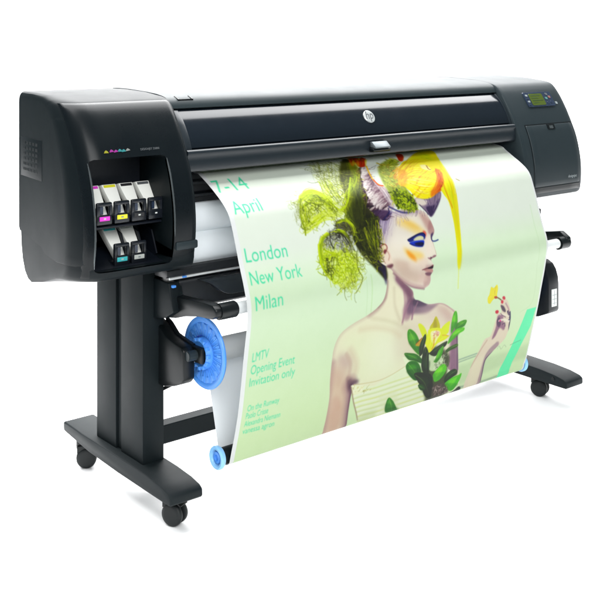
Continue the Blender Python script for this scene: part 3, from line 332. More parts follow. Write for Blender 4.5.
('f',[(1164.8,952.3),(1218.9,917.4),(1221.4,965.2),(1205.2,1059.2),(1170.8,1055.4)],'#e6e2c4',0.6,10.0,1,'arm'),
('f',[(1257.7,761.6),(1275.4,758.6),(1293.3,768.2),(1304.2,795.6),(1320.5,820.0),(1314.4,831.6),(1285.5,817.5),(1269.4,848.3),(1250.7,857.4),(1259.4,812.4),(1259.8,787.2)],'#8f6480',0.8,4.0,1,'arm'),
('f',[(1257.3,778.3),(1268.5,767.8),(1282.0,783.0),(1288.3,805.3),(1277.7,811.8),(1262.2,796.1)],'#5a3a5c',0.85,2.4,1,'arm'),
('f',[(1265.9,717.5),(1286.1,725.2),(1303.2,744.9),(1302.0,753.0),(1280.5,740.8)],'#4f3a50',0.9,2.0,1,'arm'),
('l',[(1296.0,714.5),(1321.7,744.0),(1330.3,766.5)],6.4,'#b08a98',0.7,2.8,0,'arm'),
('l',[(1334.6,758.8),(1344.1,786.1),(1334.7,792.9)],8.8,'#35305c',0.9,2.0,0,'arm'),
('l',[(1274.9,756.4),(1301.3,763.3),(1332.9,775.5)],6.4,'#efe6d2',0.9,2.0,0,'arm'),
('l',[(1272.9,783.4),(1301.0,784.4),(1339.4,798.0)],8.8,'#f0ead6',0.9,2.0,0,'arm'),
('l',[(1273.9,752.1),(1281.9,759.8),(1311.0,775.7)],3.2,'#6b4a66',0.8,1.2,0,'arm'),
('l',[(1300.2,803.3),(1312.1,801.4),(1319.2,815.5)],6.4,'#5a3a5c',0.7,2.4,0,'arm'),
('f',[(1238.4,736.6),(1251.7,735.7),(1259.6,743.3),(1253.8,750.1),(1241.9,746.3)],'#d81e3e',1,0.6,1,''),
('f',[(1269.2,684.2),(1279.3,682.6),(1288.8,691.7),(1285.9,697.8),(1273.7,693.2)],'#d81e3e',1,0.6,1,''),
('f',[(1263.9,698.6),(1273.7,698.2),(1280.3,705.5),(1277.1,712.8),(1266.8,708.6)],'#e0304a',1,0.6,1,''),
('f',[(1273.1,782.1),(1283.1,782.3),(1285.9,787.9),(1277.5,788.9)],'#e0408a',1,0.6,1,''),
('l',[(1219.7,676.6),(1242.7,683.8),(1263.8,695.7)],4.4,'#6a5a2a',0.95,1.0,0,''),
('f',[(1220.7,625.5),(1230.6,641.5),(1231.4,662.2),(1231.9,676.6),(1218.1,682.5),(1207.5,688.9),(1197.9,699.5),(1184.4,693.1),(1178.1,673.7),(1185.3,658.5),(1187.5,630.3),(1204.2,637.1)],'#eadf14',1,1.2,1,''),
('s',[(1221.2,627.6),(1219.8,652.0),(1219.7,676.6)],[(1181.0,678.3),(1195.6,676.7),(1220.0,677.5)],18,2.4,['#f4ee3a','#d6c40e','#f8f68a','#c9a80c'],2.4,0.7,1,''),
('f',[(1216.1,674.0),(1231.4,674.5),(1239.6,683.3),(1224.4,683.6)],'#b8541a',0.95,1.2,1,''),
('t', '7-14', (12.7, 122.2), (146.4, 116.5), 66.0),
('t', 'April', (25.1, 219.5), (139.0, 217.0), 51.9),
('t', 'London', (29.3, 374.0), (196.7, 376.2), 45.5),
('t', 'New York', (29.7, 446.3), (238.0, 446.7), 43.7),
('t', 'Milan', (34.7, 526.3), (143.2, 524.8), 44.5),
('t', 'LMTV', (36.1, 694.6), (101.1, 691.6), 31.2),
('t', 'Opening Event', (34.3, 735.8), (214.1, 734.7), 30.7),
('t', 'Invitation only', (34.1, 776.1), (220.5, 777.2), 29.5),
('t', 'On the Runway', (36.9, 861.0), (167.7, 860.8), 20.9),
('t', 'Paolo Crisse', (35.1, 887.2), (125.9, 888.2), 21.2),
('t', 'Alexandra Niemann', (33.4, 914.2), (182.6, 917.2), 20.5),
('t', 'vanessa agron', (31.2, 939.2), (162.8, 944.9), 20.2),
]


# ------------------------------------------------------------------ materials
def srgb(c):
    if isinstance(c, str):
        c = tuple(int(c[i:i+2], 16) / 255 for i in (1, 3, 5))
    return tuple(v / 12.92 if v <= .04045 else ((v + .055) / 1.055) ** 2.4 for v in c)

def mat(name, col, rough=.45, metal=0., spec=.5, grain=0., grain_scale=900., mottle=.0, coat=0., coat_rough=.1, bump_dist=.0006):
    m = bpy.data.materials.new(name); m.use_nodes = True
    nt = m.node_tree; b = nt.nodes['Principled BSDF']
    b.inputs['Base Color'].default_value = (*col, 1)
    b.inputs['Roughness'].default_value = rough
    b.inputs['Metallic'].default_value = metal
    b.inputs['Specular IOR Level'].default_value = spec
    b.inputs['Coat Weight'].default_value = coat
    b.inputs['Coat Roughness'].default_value = coat_rough
    tc = nt.nodes.new('ShaderNodeTexCoord')
    if grain > 0:
        n = nt.nodes.new('ShaderNodeTexNoise'); n.inputs['Scale'].default_value = grain_scale; n.inputs['Detail'].default_value = 3
        nt.links.new(tc.outputs['Object'], n.inputs['Vector'])
        bp = nt.nodes.new('ShaderNodeBump'); bp.inputs['Strength'].default_value = grain; bp.inputs['Distance'].default_value = bump_dist
        nt.links.new(n.outputs['Fac'], bp.inputs['Height']); nt.links.new(bp.outputs['Normal'], b.inputs['Normal'])
    if mottle > 0:
        n2 = nt.nodes.new('ShaderNodeTexNoise'); n2.inputs['Scale'].default_value = 9.; n2.inputs['Detail'].default_value = 6
        nt.links.new(tc.outputs['Object'], n2.inputs['Vector'])
        mr = nt.nodes.new('ShaderNodeMapRange')
        mr.inputs['To Min'].default_value = rough * (1 - mottle); mr.inputs['To Max'].default_value = rough * (1 + mottle)
        nt.links.new(n2.outputs['Fac'], mr.inputs['Value']); nt.links.new(mr.outputs['Result'], b.inputs['Roughness'])
    return m

M = {}
M['casing'] = mat('casing_plastic', (.0036, .0064, .0078), .43, spec=.13, grain=.10, mottle=.15)
M['casing_dark'] = mat('casing_plastic_dark', (.0045, .006, .0078), .38, spec=.35, grain=.1, mottle=.15)
M['casing_grey'] = mat('casing_plastic_grey', (.0150, .0225, .0260), .42, spec=.24, grain=.10, mottle=.15)
M['cover'] = mat('cover_plastic', (.017, .025, .028), .42, spec=.26, grain=.07, mottle=.15)
M['flap'] = mat('flap_plastic', (.010, .0145, .0185), .30, spec=.4, grain=.05, mottle=.2)
M['window'] = mat('smoked_window', (.0050, .0082, .0125), .17, spec=.45, mottle=.3)
M['panel_gloss'] = mat('panel_gloss', (.0030, .0050, .0064), .28, spec=.20, mottle=.2)
M['interior'] = mat('interior_plastic', (.0035, .0055, .010), .45, spec=.35, grain=.1)
M['holder'] = mat('latch_plastic', (.0055, .0075, .011), .30, spec=.4, mottle=.2)
M['trim'] = mat('trim_bright', (.10, .115, .12), .22, metal=.6)
M['stand'] = mat('powder_coat', (.0062, .0098, .0113), .58, spec=.13, grain=.25, grain_scale=1400, mottle=.12)
M['foot'] = mat('powder_coat_foot', (.0078, .0118, .0135), .55, spec=.16, grain=.3, grain_scale=1400, mottle=.12)
M['rubber'] = mat('black_rubber', (.0060, .0085, .0092), .5, spec=.35, grain=.15)
M['black'] = mat('black_plastic', (.0028, .0044, .0052), .36, spec=.28, grain=.08)
M['silver_plate'] = mat('brushed_plate', (.72, .76, .78), .32, spec=.4, mottle=.2)
M['alu'] = mat('bare_aluminium', (.62, .64, .64), .32, metal=.6)
M['tube_white'] = mat('white_tube', (.55, .57, .57), .35)
M['blue'] = mat('blue_plastic', (.060, .25, .70), .38, spec=.5, mottle=.2)
M['blue_dark'] = mat('blue_plastic_deep', (.02, .07, .42), .32)
M['blue_pale'] = mat('blue_plastic_pale', (.22, .48, .78), .30)
M['cart'] = mat('cartridge_shell', (.82, .83, .78), .42, grain=.1)
M['badge'] = mat('badge_metal', (.55, .58, .58), .25, metal=.5)
M['handle'] = mat('handle_metal', (.13, .15, .16), .34, metal=.3)
M['ink_black'] = mat('label_black', (.012, .012, .014), .4)
for n, c in dict(magenta='#e23bd0', yellow='#e6e22c', cyan='#3fc4c8', grey='#55595c', light='#c9cec8', white='#dfe3e0',
                 red='#8a5c54', teal='#4c7f78', mark='#8d9698').items():
    M['c_' + n] = mat('print_' + n, tuple(v * .8 for v in srgb(c)), .4)
for n in ('yellow', 'magenta', 'cyan', 'light'):
    M['i_' + n] = mat('icon_' + n, tuple(v * .32 for v in M['c_' + n].node_tree.nodes['Principled BSDF'].inputs['Base Color'].default_value[:3]), .4)
M['bezel'] = mat('bezel_blue', (.016, .026, .050), .25, coat=.3)
def screen_mat():
    m = bpy.data.materials.new('lcd_screen'); m.use_nodes = True
    nt = m.node_tree; b = nt.nodes['Principled BSDF']
    b.inputs['Base Color'].default_value = (.05, .075, .010, 1); b.inputs['Roughness'].default_value = .2
    b.inputs['Emission Color'].default_value = (.10, .16, .018, 1); b.inputs['Emission Strength'].default_value = .03
    return m
M['screen'] = screen_mat()
M['lcd_ink'] = mat('lcd_ink', (.02, .045, .008), .4)

# ------------------------------------------------------------------ object helpers
WL = {}
def link(o, parent=None):
    COL.objects.link(o)
    if parent is not None:
        o.parent = parent
        o.matrix_parent_inverse = Matrix.Translation(-WL[parent])
    return o
def thing(name, loc, label, cat, group=None):
    o = bpy.data.objects.new(name, None); o.location = loc; o.empty_display_size = .1
    WL[o] = Vector(loc); COL.objects.link(o)
    o['label'] = label; o['category'] = cat
    if group: o['group'] = group
    return o
def emit(name, bm, m, parent=None, smooth=35, label=None):
    bmesh.ops.recalc_face_normals(bm, faces=bm.faces)
    me = bpy.data.meshes.new(name); bm.to_mesh(me); bm.free()
    return emit_mesh(name, me, m, parent, smooth, label)
def emit_mesh(name, me, m, parent=None, smooth=35, label=None):
    n = len(me.vertices); co = np.empty(n * 3, np.float32); me.vertices.foreach_get('co', co); co = co.reshape(-1, 3)
    c = (co.min(0) + co.max(0)) / 2
    me.vertices.foreach_set('co', (co - c).ravel())
    if smooth:
        me.polygons.foreach_set('use_smooth', [True] * len(me.polygons))
        me.set_sharp_from_angle(angle=R(smooth))
    me.update()
    for mm in (m if isinstance(m, (list, tuple)) else [m]):
        me.materials.append(mm)
    o = bpy.data.objects.new(name, me); o.location = Vector(map(float, c)); WL[o] = o.location.copy()
    link(o, parent)
    if label: o['label'] = label
    return o

def bevel_all(bm, w, seg=2, ang=25):
    if w <= 0: return
    es = [e for e in bm.edges if len(e.link_faces) == 2 and e.calc_face_angle(0) > R(ang)]
    bmesh.ops.bevel(bm, geom=es, offset=w, segments=seg, affect='EDGES', clamp_overlap=True, profile=.5)
def box(bm, x0, x1, y0, y1, z0, z1, bev=0, seg=2):
    t = bmesh.new()
    bmesh.ops.create_cube(t, size=1)
    for v in t.verts:
        v.co = (x0 + (v.co.x + .5) * (x1 - x0), y0 + (v.co.y + .5) * (y1 - y0), z0 + (v.co.z + .5) * (z1 - z0))
    bevel_all(t, bev, seg); merge(bm, t)
def merge(bm, t):
    me = bpy.data.meshes.new('tmp'); t.to_mesh(me); t.free(); bm.from_mesh(me); bpy.data.meshes.remove(me)
def prism(bm, prof, x0, x1, bev=0, seg=2, axis='x', ang=25):
    """extrude a closed outline; axis x: outline is (y,z); axis y: outline is (x,z); axis z: outline is (x,y)"""
    t = bmesh.new()
    f = {'x': lambda a, b, c: (c, a, b), 'y': lambda a, b, c: (a, c, b), 'z': lambda a, b, c: (a, b, c)}[axis]
    A = [t.verts.new(f(a, b, x0)) for a, b in prof]; B = [t.verts.new(f(a, b, x1)) for a, b in prof]
    n = len(prof)
    for i in range(n):
        t.faces.new((A[i], A[(i + 1) % n], B[(i + 1) % n], B[i]))
    t.faces.new(A[::-1]); t.faces.new(B)
    bmesh.ops.recalc_face_normals(t, faces=t.faces)
    bevel_all(t, bev, seg, ang); merge(bm, t)
def tube(bm, p0, p1, r0, r1=None, seg=32, bev=0):
    r1 = r0 if r1 is None else r1
    p0, p1 = Vector(p0), Vector(p1); d = p1 - p0; L = d.length
    t = bmesh.new()
    bmesh.ops.create_cone(t, cap_ends=True, segments=seg, radius1=r0, radius2=r1, depth=L)
    if bev:
        es = [e for e in t.edges if len(e.link_faces) == 2 and e.calc_face_angle(0) > R(50)]
        bmesh.ops.bevel(t, geom=es, offset=bev, segments=2, affect='EDGES', clamp_overlap=True)
    q = d.to_track_quat('Z', 'Y').to_matrix().to_4x4()
    t.transform(Matrix.Translation((p0 + p1) / 2) @ q); merge(bm, t)
def lathe_x(bm, prof, cy, cz, seg=72):
    """revolve (x, r) outline about the X-parallel axis through (cy, cz)"""
    t = bmesh.new(); rings = []
    for x, r in prof:
        if r < 1e-6: rings.append([t.verts.new((x, cy, cz))])
        else: rings.append([t.verts.new((x, cy + r * math.cos(2 * math.pi * k / seg), cz + r * math.sin(2 * math.pi * k / seg))) for k in range(seg)])
    for a, b in zip(rings, rings[1:]):
        for k in range(seg):
            k2 = (k + 1) % seg
            if len(a) == 1 and len(b) == 1: continue
            if len(a) == 1: t.faces.new((a[0], b[k2], b[k]))
            elif len(b) == 1: t.faces.new((a[k], a[k2], b[0]))
            else: t.faces.new((a[k], a[k2], b[k2], b[k]))
    bmesh.ops.recalc_face_normals(t, faces=t.faces); merge(bm, t)
def loft(bm, rings, closed=True, caps=True):
    t = bmesh.new()
    V = [[t.verts.new(p) for p in r] for r in rings]; n = len(rings[0])
    for a, b in zip(V, V[1:]):
        for i in range(n if closed else n - 1):
            j = (i + 1) % n
            t.faces.new((a[i], a[j], b[j], b[i]))
    if caps:
        t.faces.new(V[0][::-1]); t.faces.new(V[-1])
    bmesh.ops.recalc_face_normals(t, faces=t.faces); merge(bm, t)
def catmull(P, n=6, closed=False):
    P = [tuple(p) for p in P]; out = []
    m = len(P)
    rng = range(m if closed else m - 1)
    for i in rng:
        p0 = P[(i - 1) % m] if (closed or i > 0) else P[0]
        p1 = P[i]; p2 = P[(i + 1) % m]
        p3 = P[(i + 2) % m] if (closed or i + 2 < m) else P[-1]
        for k in range(n):
            t = k / n
            out.append(tuple(.5 * (2 * b + (c - a) * t + (2 * a - 5 * b + 4 * c - d) * t * t + (3 * b - a - 3 * c + d) * t ** 3) for a, b, c, d in zip(p0, p1, p2, p3)))
    if not closed: out.append(P[-1])
    return out
def boolean_cut(o, cutters):
    for bmc in cutters:
        me = bpy.data.meshes.new('cut'); bmesh.ops.recalc_face_normals(bmc, faces=bmc.faces); bmc.to_mesh(me); bmc.free()
        c = bpy.data.objects.new('cut', me); COL.objects.link(c)
        md = o.modifiers.new('b', 'BOOLEAN'); md.object = c; md.operation = 'DIFFERENCE'; md.solver = 'EXACT'
        bpy.context.view_layer.update()
        dg = bpy.context.evaluated_depsgraph_get()
        new = bpy.data.meshes.new_from_object(o.evaluated_get(dg))
        o.modifiers.clear(); old = o.data; o.data = new
        bpy.data.objects.remove(c); bpy.data.meshes.remove(old)
    me = o.data
    me.polygons.foreach_set('use_smooth', [True] * len(me.polygons)); me.set_sharp_from_angle(angle=R(32)); me.update()

# ------------------------------------------------------------------ camera and light
CAM = Vector((-2.7140, -2.8874, 1.55))
cd = bpy.data.cameras.new('camera'); cam = bpy.data.objects.new('camera', cd); COL.objects.link(cam)
cam.location = CAM; cam.rotation_euler = (R(90), 0, -R(39.5))
cd.sensor_width = 36; cd.lens = 63.0; cd.shift_y = -262 / 600; cd.clip_end = 200; cd.clip_start = .05
scene.camera = cam
world = bpy.data.worlds.new('World'); scene.world = world; world.use_nodes = True
bg = world.node_tree.nodes['Background']; bg.inputs[0].default_value = (.78, .94, 1.0, 1); bg.inputs[1].default_value = WORLD
scene.view_settings.view_transform = 'Standard'; scene.view_settings.look = 'None'
scene.view_settings.exposure = 0; scene.view_settings.gamma = 1
scene.render.engine = 'CYCLES'
scene.cycles.max_bounces = 10; scene.cycles.diffuse_bounces = 5; scene.cycles.use_denoising = True
def area(name, loc, target, sx, sy, power, col=(1, 1, 1)):
    l = bpy.data.lights.new(name, 'AREA'); l.shape = 'RECTANGLE'; l.size = sx; l.size_y = sy; l.energy = power; l.color = col
    o = bpy.data.objects.new(name, l); COL.objects.link(o); o.location = loc
    o.rotation_euler = (Vector(target) - Vector(loc)).to_track_quat('-Z', 'Y').to_euler()
    return o
LIGHTS()

# ------------------------------------------------------------------ setting: white studio sweep
FW = Vector((math.sin(R(39.5)), math.cos(R(39.5)), 0)); RT = Vector((FW.y, -FW.x, 0))
def sweep():
    bm = bmesh.new()
    prof = [(-2.9, 0), (3.2, 0)] + [(3.2 + 2.2 * math.sin(a), 2.2 - 2.2 * math.cos(a)) for a in [R(90) * k / 24 for k in range(1, 25)]] + [(5.4, 5.5)]
    rows = []
    for x in (-4.9, 9.5):
        rows.append([bm.verts.new(FW * d + RT * x + Vector((0, 0, z))) for d, z in prof])
    for i in range(len(prof) - 1):
        bm.faces.new((rows[0][i], rows[0][i + 1], rows[1][i + 1], rows[1][i]))
    m = mat('studio_white', (.94, .94, .94), .6, spec=.2)
    o = emit('floor', bm, m, smooth=60)
    o['kind'] = 'structure'; o['label'] = 'seamless white studio floor curving up into a white backdrop'
sweep()

# ------------------------------------------------------------------ the printer
P = thing('wide_format_printer', (0, .2, 0), 'wide black floor standing poster printer on a wheeled stand, feeding out a long print', 'printer')

FRONT = [(.10, 1.357), (.062, 1.348), (.035, 1.326), (.008, 1.290), (-.025, 1.235), (-.052, 1.18), (-.078, 1.12), (-.096, 1.05), (-.104, .99), (-.104, .93), (-.099, .89)]
FS = catmull(FRONT, 6)
def fy(z):
    for (ya, za), (yb, zb) in zip(FS, FS[1:]):
        if za >= z >= zb: return ya + (yb - ya) * (za - z) / (za - zb) if za != zb else ya
    return FS[0][0] if z > FS[0][1] else FS[-1][0]
def wfront(y): return max(0., min(1., (.24 - y) / .17))
def side_draft(x, y):
    # the left end panel draws in a little towards the back
    return .044 * max(0., (y - .02) / .42) * max(0., min(1., (-1.05 - x) / .19))
def shell_rings(prof, cols):
    out = []; dense = []
    for a, b in zip(cols, cols[1:]):
        n = max(1, int((b[0] - a[0]) / .016)); dense += [tuple(p + (q - p) * k / n for p, q in zip(a, b)) for k in range(n)]
    cols = dense + [cols[-1]]
    for x, d, e in cols:
        ring = []
        for y, z in prof:
            w = wfront(y); ring.append((x + side_draft(x, y + d * w), y + d * w, z - e * (1 if z > 1.30 else 0)))
        out.append(ring)
    return out

# left: ink cabinet (upper shell + lower body)
up_prof = [(.436, .906), (.445, .92), (.445, 1.356), (.441, 1.366), (.43, 1.3715), (.32, 1.3715), (.2, 1.367)] + FS + [(-.096, .87), (-.088, .862), (-.02, .858), (.08, .866), (.2, .882)]
colsL = [(-1.239, .125, .022), (-1.238, .105, .012), (-1.234, .086, .005), (-1.226, .064, .001), (-1.214, .040, 0), (-1.200, .022, 0), (-1.184, .009, 0), (-1.165, .002, 0), (-1.14, 0, 0), (-.852, 0, 0), (-.8475, .0015, .001), (-.845, .006, .004)]
bm = bmesh.new(); loft(bm, shell_rings(up_prof, colsL))
cab = emit('ink_cabinet', bm, M['casing'], P, 32)
OPX0, OPX1, OPZ0, OPZ1 = -1.196, -.930, .846, 1.182
def cutter(dx=0, y0=-.3, y1=.15):
    t = bmesh.new(); b = bmesh.new()
    r = .016; pr = []
    for cx_, cz_, a0 in ((OPX1 - r, OPZ1 - r, 0), (OPX0 + r, OPZ1 - r, 90), (OPX0 + r, OPZ0 + r, 180), (OPX1 - r, OPZ0 + r, 270)):
        for k in range(5):
            a = R(a0 + 22.5 * k); pr.append((cx_ + r * math.cos(a), cz_ + r * math.sin(a)))
    prism(b, pr, y0, y1, axis='y'); t.free(); return b
def shifted(bmc, v):
    bmc.transform(Matrix.Translation(-v)); return bmc
# the cutter object sits at world origin, the shell's mesh is centred: use world space cutter, modifiers work in world space
boolean_cut(cab, [cutter()])
# lower body
lo_prof = [(.43, .915), (.424, .86), (.412, .815), (.39, .778), (.36, .757), (.325, .750), (.22, .768), (.0, .804), (-.05, .812), (-.074, .819), (-.088, .832), (-.0945, .852), (-.096, .885), (0, .9)]
colsLo = [(x + (.0025 if x < -1.1 else 0), d, 0) for x, d, e in colsL]
bm = bmesh.new(); loft(bm, shell_rings(lo_prof, colsLo))
low = emit('lower_body', bm, M['casing'], cab, 32)
boolean_cut(low, [cutter(y0=-.3, y1=.10)])
# glossy front panel, a proud skin over the front with the same opening
zs = [1.347, 1.340, 1.331] + [1.322 - .0135 * k for k in range(36)] + [.832, .828]
def fdir(z):
    a, b = fy(min(z + .01, 1.35)), fy(max(z - .01, .89)); v = Vector((a - b, -.02)) ; v.normalize()
    return Vector((v.y, -v.x)) if v.y < 0 else v
def front_skin(x0, x1, zlist, off, back, xcols=None, bev=.004, nx=12):
    bm = bmesh.new(); rings = []
    xs = xcols or [x0 + (x1 - x0) * k / nx for k in range(nx + 1)]
    def dcol(x):
        pts = [(c[0], c[1]) for c in colsL]
        for (a, da), (b, db) in zip(pts, pts[1:]):
            if a <= x <= b: return da + (db - da) * (x - a) / (b - a)
        return 0.
    for i, x in enumerate(xs):
        e = bev if i in (0, len(xs) - 1) else 0
        f = [(x, (fy(z) if z >= .89 else -.099 + (.89 - z) * .3) + (dcol(x) if x < -.8 else 0) - off + e, z) for z in zlist]
        f[0] = (x, f[0][1] + bev * .6, f[0][2] - e); f[-1] = (x, f[-1][1] + bev * .6, f[-1][2] + e)
        g = [(x, p[1] + off + back - e, p[2]) for p in f][::-1]
        rings.append(f + g)
    loft(bm, rings)
    return bm
def skin_with_opening(off=.004, back=.008):
    def dcol(x):
        for (a, da, _), (b, db, _) in zip(colsL, colsL[1:]):
            if a <= x <= b: return da + (db - da) * (x - a) / (b - a)
        return 0.
    lin_ = lambda a, b, n: [a + (b - a) * k / n for k in range(n)]
    xs = [-1.2185, -1.2155, -1.211, -1.204, OPX0, OPX0 + .008, OPX0 + .016] + lin_(-1.165, OPX1 - .016, 16) + [OPX1 - .016, OPX1 - .008, OPX1] + lin_(-.916, -.8555, 5) + [-.8555, -.852]
    zl = [1.347, 1.340, 1.331] + lin_(1.322, OPZ1, 11) + [OPZ1, OPZ1 - .008, OPZ1 - .016] + lin_(1.152, OPZ0 + .016, 24) + [OPZ0 + .016, OPZ0 + .008, OPZ0, .836, .832, .828]
    yf = lambda x, z: (fy(z) if z >= .89 else -.099 + (.89 - z) * .3) + dcol(x)
    bm = bmesh.new(); nx, nz = len(xs), len(zl); F, B = {}, {}
    for i, x in enumerate(xs):
        for j, z in enumerate(zl):
            e = .004 if i in (0, nx - 1) else (.0008 if i in (1, nx - 2) else 0)
            if j in (0, nz - 1): e += .003
            F[i, j] = bm.verts.new((x, yf(x, z) - off + e, z)); B[i, j] = bm.verts.new((x, yf(x, z) + back, z))
    ia, ib = xs.index(OPX0), xs.index(OPX1); ja, jb = zl.index(OPZ1), zl.index(OPZ0)
    hole = lambda i, j: ia <= i < ib and ja <= j < jb
    for i in range(nx - 1):
        for j in range(nz - 1):
            if hole(i, j): continue
            bm.faces.new((F[i, j], F[i + 1, j], F[i + 1, j + 1], F[i, j + 1])); bm.faces.new((B[i, j], B[i, j + 1], B[i + 1, j + 1], B[i + 1, j]))
    def wall(p, q): bm.faces.new((F[p], F[q], B[q], B[p]))
    for j in range(nz - 1): wall((0, j), (0, j + 1)); wall((nx - 1, j), (nx - 1, j + 1))
    for i in range(nx - 1): wall((i, 0), (i + 1, 0)); wall((i, nz - 1), (i + 1, nz - 1))
    # opening corners: cut across by two small steps so they read as rounded
    def corner(i0, j0, si, sj):
        a, b, c = (i0, j0), (i0 + 2 * si, j0), (i0, j0 + 2 * sj); m = (i0 + si, j0 + sj)
        k1, k2 = (i0 + si, j0), (i0, j0 + sj)
        for G in (F, B):
            v = G[m].co.copy(); G[m].co = v.lerp(G[a].co, .42)
            bm.faces.new((G[a], G[k1], G[m], G[k2])); bm.faces.new((G[k1], G[b], G[m])); bm.faces.new((G[k2], G[m], G[c]))
        wall(b, m); wall(m, c)
        return {a, k1, k2}
    for (i0, j0, si, sj) in ((ia, ja, 1, 1), (ib, ja, -1, 1), (ia, jb, 1, -1), (ib, jb, -1, -1)): corner(i0, j0, si, sj)
    for i in range(ia + 2, ib - 2): wall((i, ja), (i + 1, ja)); wall((i, jb), (i + 1, jb))
    for j in range(ja + 2, jb - 2): wall((ia, j), (ia, j + 1)); wall((ib, j), (ib, j + 1))
    bmesh.ops.delete(bm, geom=[v for v in bm.verts if not v.link_faces], context='VERTS')
    return bm
fp = emit('front_panel', skin_with_opening(), M['panel_gloss'], cab, 40)
# bright rim strips either side of the opening
for x, za, zb in ((OPX1 + .001, 1.172, .93), (OPX0 - .0015, 1.172, .86)):
    bm = bmesh.new(); rings = []
    dx = 0 if x > -1 else .017
    for k in range(15):
        z = za + (zb - za) * k / 14; y = fy(z) + dx - .0045
        w = .0032 * min(1, k / 2 + .3) * min(1, (14 - k) / 2 + .2)
        rings.append([(x - w, y, z), (x, y - w, z), (x + w, y, z), (x, y + w + .004, z)])
    loft(bm, rings); emit('opening_rim', bm, M['trim'], fp, 60)
# vent in the side panel
bm = bmesh.new()
box(bm, -1.2398, -1.230, .222, .424, 1.092, 1.222, .0007)
for v in bm.verts: v.co.x += side_draft(-1.24, v.co.y)
vent = emit('vent_panel', bm, M['casing'], cab)
bm = bmesh.new()
for i in range(5):
    for j in range(6):
        y = .262 + i * .029; z = 1.112 + j * .0175
        box(bm, -1.2403, -1.2390, y, y + .021, z, z + .009, .0003, 1)
for v in bm.verts: v.co.x += side_draft(-1.24, v.co.y)
emit('vent_slots', bm, M['black'], vent)
# front seam trim where the shell meets the lower body (front right block)
bm = bmesh.new(); box(bm, -.925, -.8435, -.112, -.05, .884, .911, .006); emit('corner_block', bm, M['casing_grey'], cab)
# icon strip on the header
def front_patch(bm, outline, off, depth=.0015, x_of=None, zc=None):
    """flat outline (x,z) laid on the front curve at offset"""
    A = [bm.verts.new((x, fy(z) - off, z)) for x, z in outline]; B = [bm.verts.new((x, fy(z) - off + depth, z)) for x, z in outline]
    n = len(outline); bm.faces.new(A); bm.faces.new(B[::-1])
    for i in range(n): bm.faces.new((A[i], A[(i + 1) % n], B[(i + 1) % n], B[i]))
def text_mesh(s, size, shear=0., off=0.):
    cu = bpy.data.curves.new('t', 'FONT'); cu.body = s; cu.size = size; cu.shear = shear; cu.resolution_u = 4; cu.offset = off
    o = bpy.data.objects.new('t', cu); COL.objects.link(o); bpy.context.view_layer.update()
    me = bpy.data.meshes.new_from_object(o.evaluated_get(bpy.context.evaluated_depsgraph_get()))
    bpy.data.objects.remove(o); bpy.data.curves.remove(cu)
    co = np.empty(len(me.vertices) * 3, np.float64); me.vertices.foreach_get('co', co); co = co.reshape(-1, 3)
    me.calc_loop_triangles()
    tri = np.array([t.vertices[:] for t in me.loop_triangles]); bpy.data.meshes.remove(me)
    return co, tri
def text_on_front(name, s, x0, x1, z0, off, m, parent, yfun=fy, shear=0., h=None):
    co, tri = text_mesh(s, 1., shear); w = co[:, 0].max() - co[:, 0].min(); k = (x1 - x0) / w; kz = k if h is None else h / .7
    bm = bmesh.new(); V = []
    for c in co:
        z = z0 + c[1] * kz; V.append(bm.verts.new((x0 + (c[0] - co[:, 0].min()) * k, yfun(z) - off, z)))
    for t in tri:
        try: bm.faces.new([V[i] for i in t])
        except ValueError: pass
    ex = bmesh.ops.extrude_face_region(bm, geom=list(bm.faces))
    for v in [g for g in ex['geom'] if isinstance(g, bmesh.types.BMVert)]: v.co.y += .0008
    return emit(name, bm, m, parent, 0)
for i, (x, c) in enumerate(((-1.136, 'yellow'), (-1.117, 'magenta'), (-1.102, 'magenta'), (-1.088, 'cyan'), (-1.075, 'cyan'), (-1.060, 'light'))):
    bm = bmesh.new(); w = .0085; z = 1.203 + (.0015 if i % 2 else 0)
    front_patch(bm, [(x - w, z - .0035), (x + w * .9, z - .0035 + .001 * (i % 3)), (x + w * .5, z + .002), (x, z + .0045), (x - w * .6, z + .0015)], .0055)
    emit('ink_icon', bm, M['i_' + c], fp, 0)
text_on_front('lettering', 'DESIGNJET Z6800', -1.016, -.948, 1.200, .0055, M['c_grey'], fp)

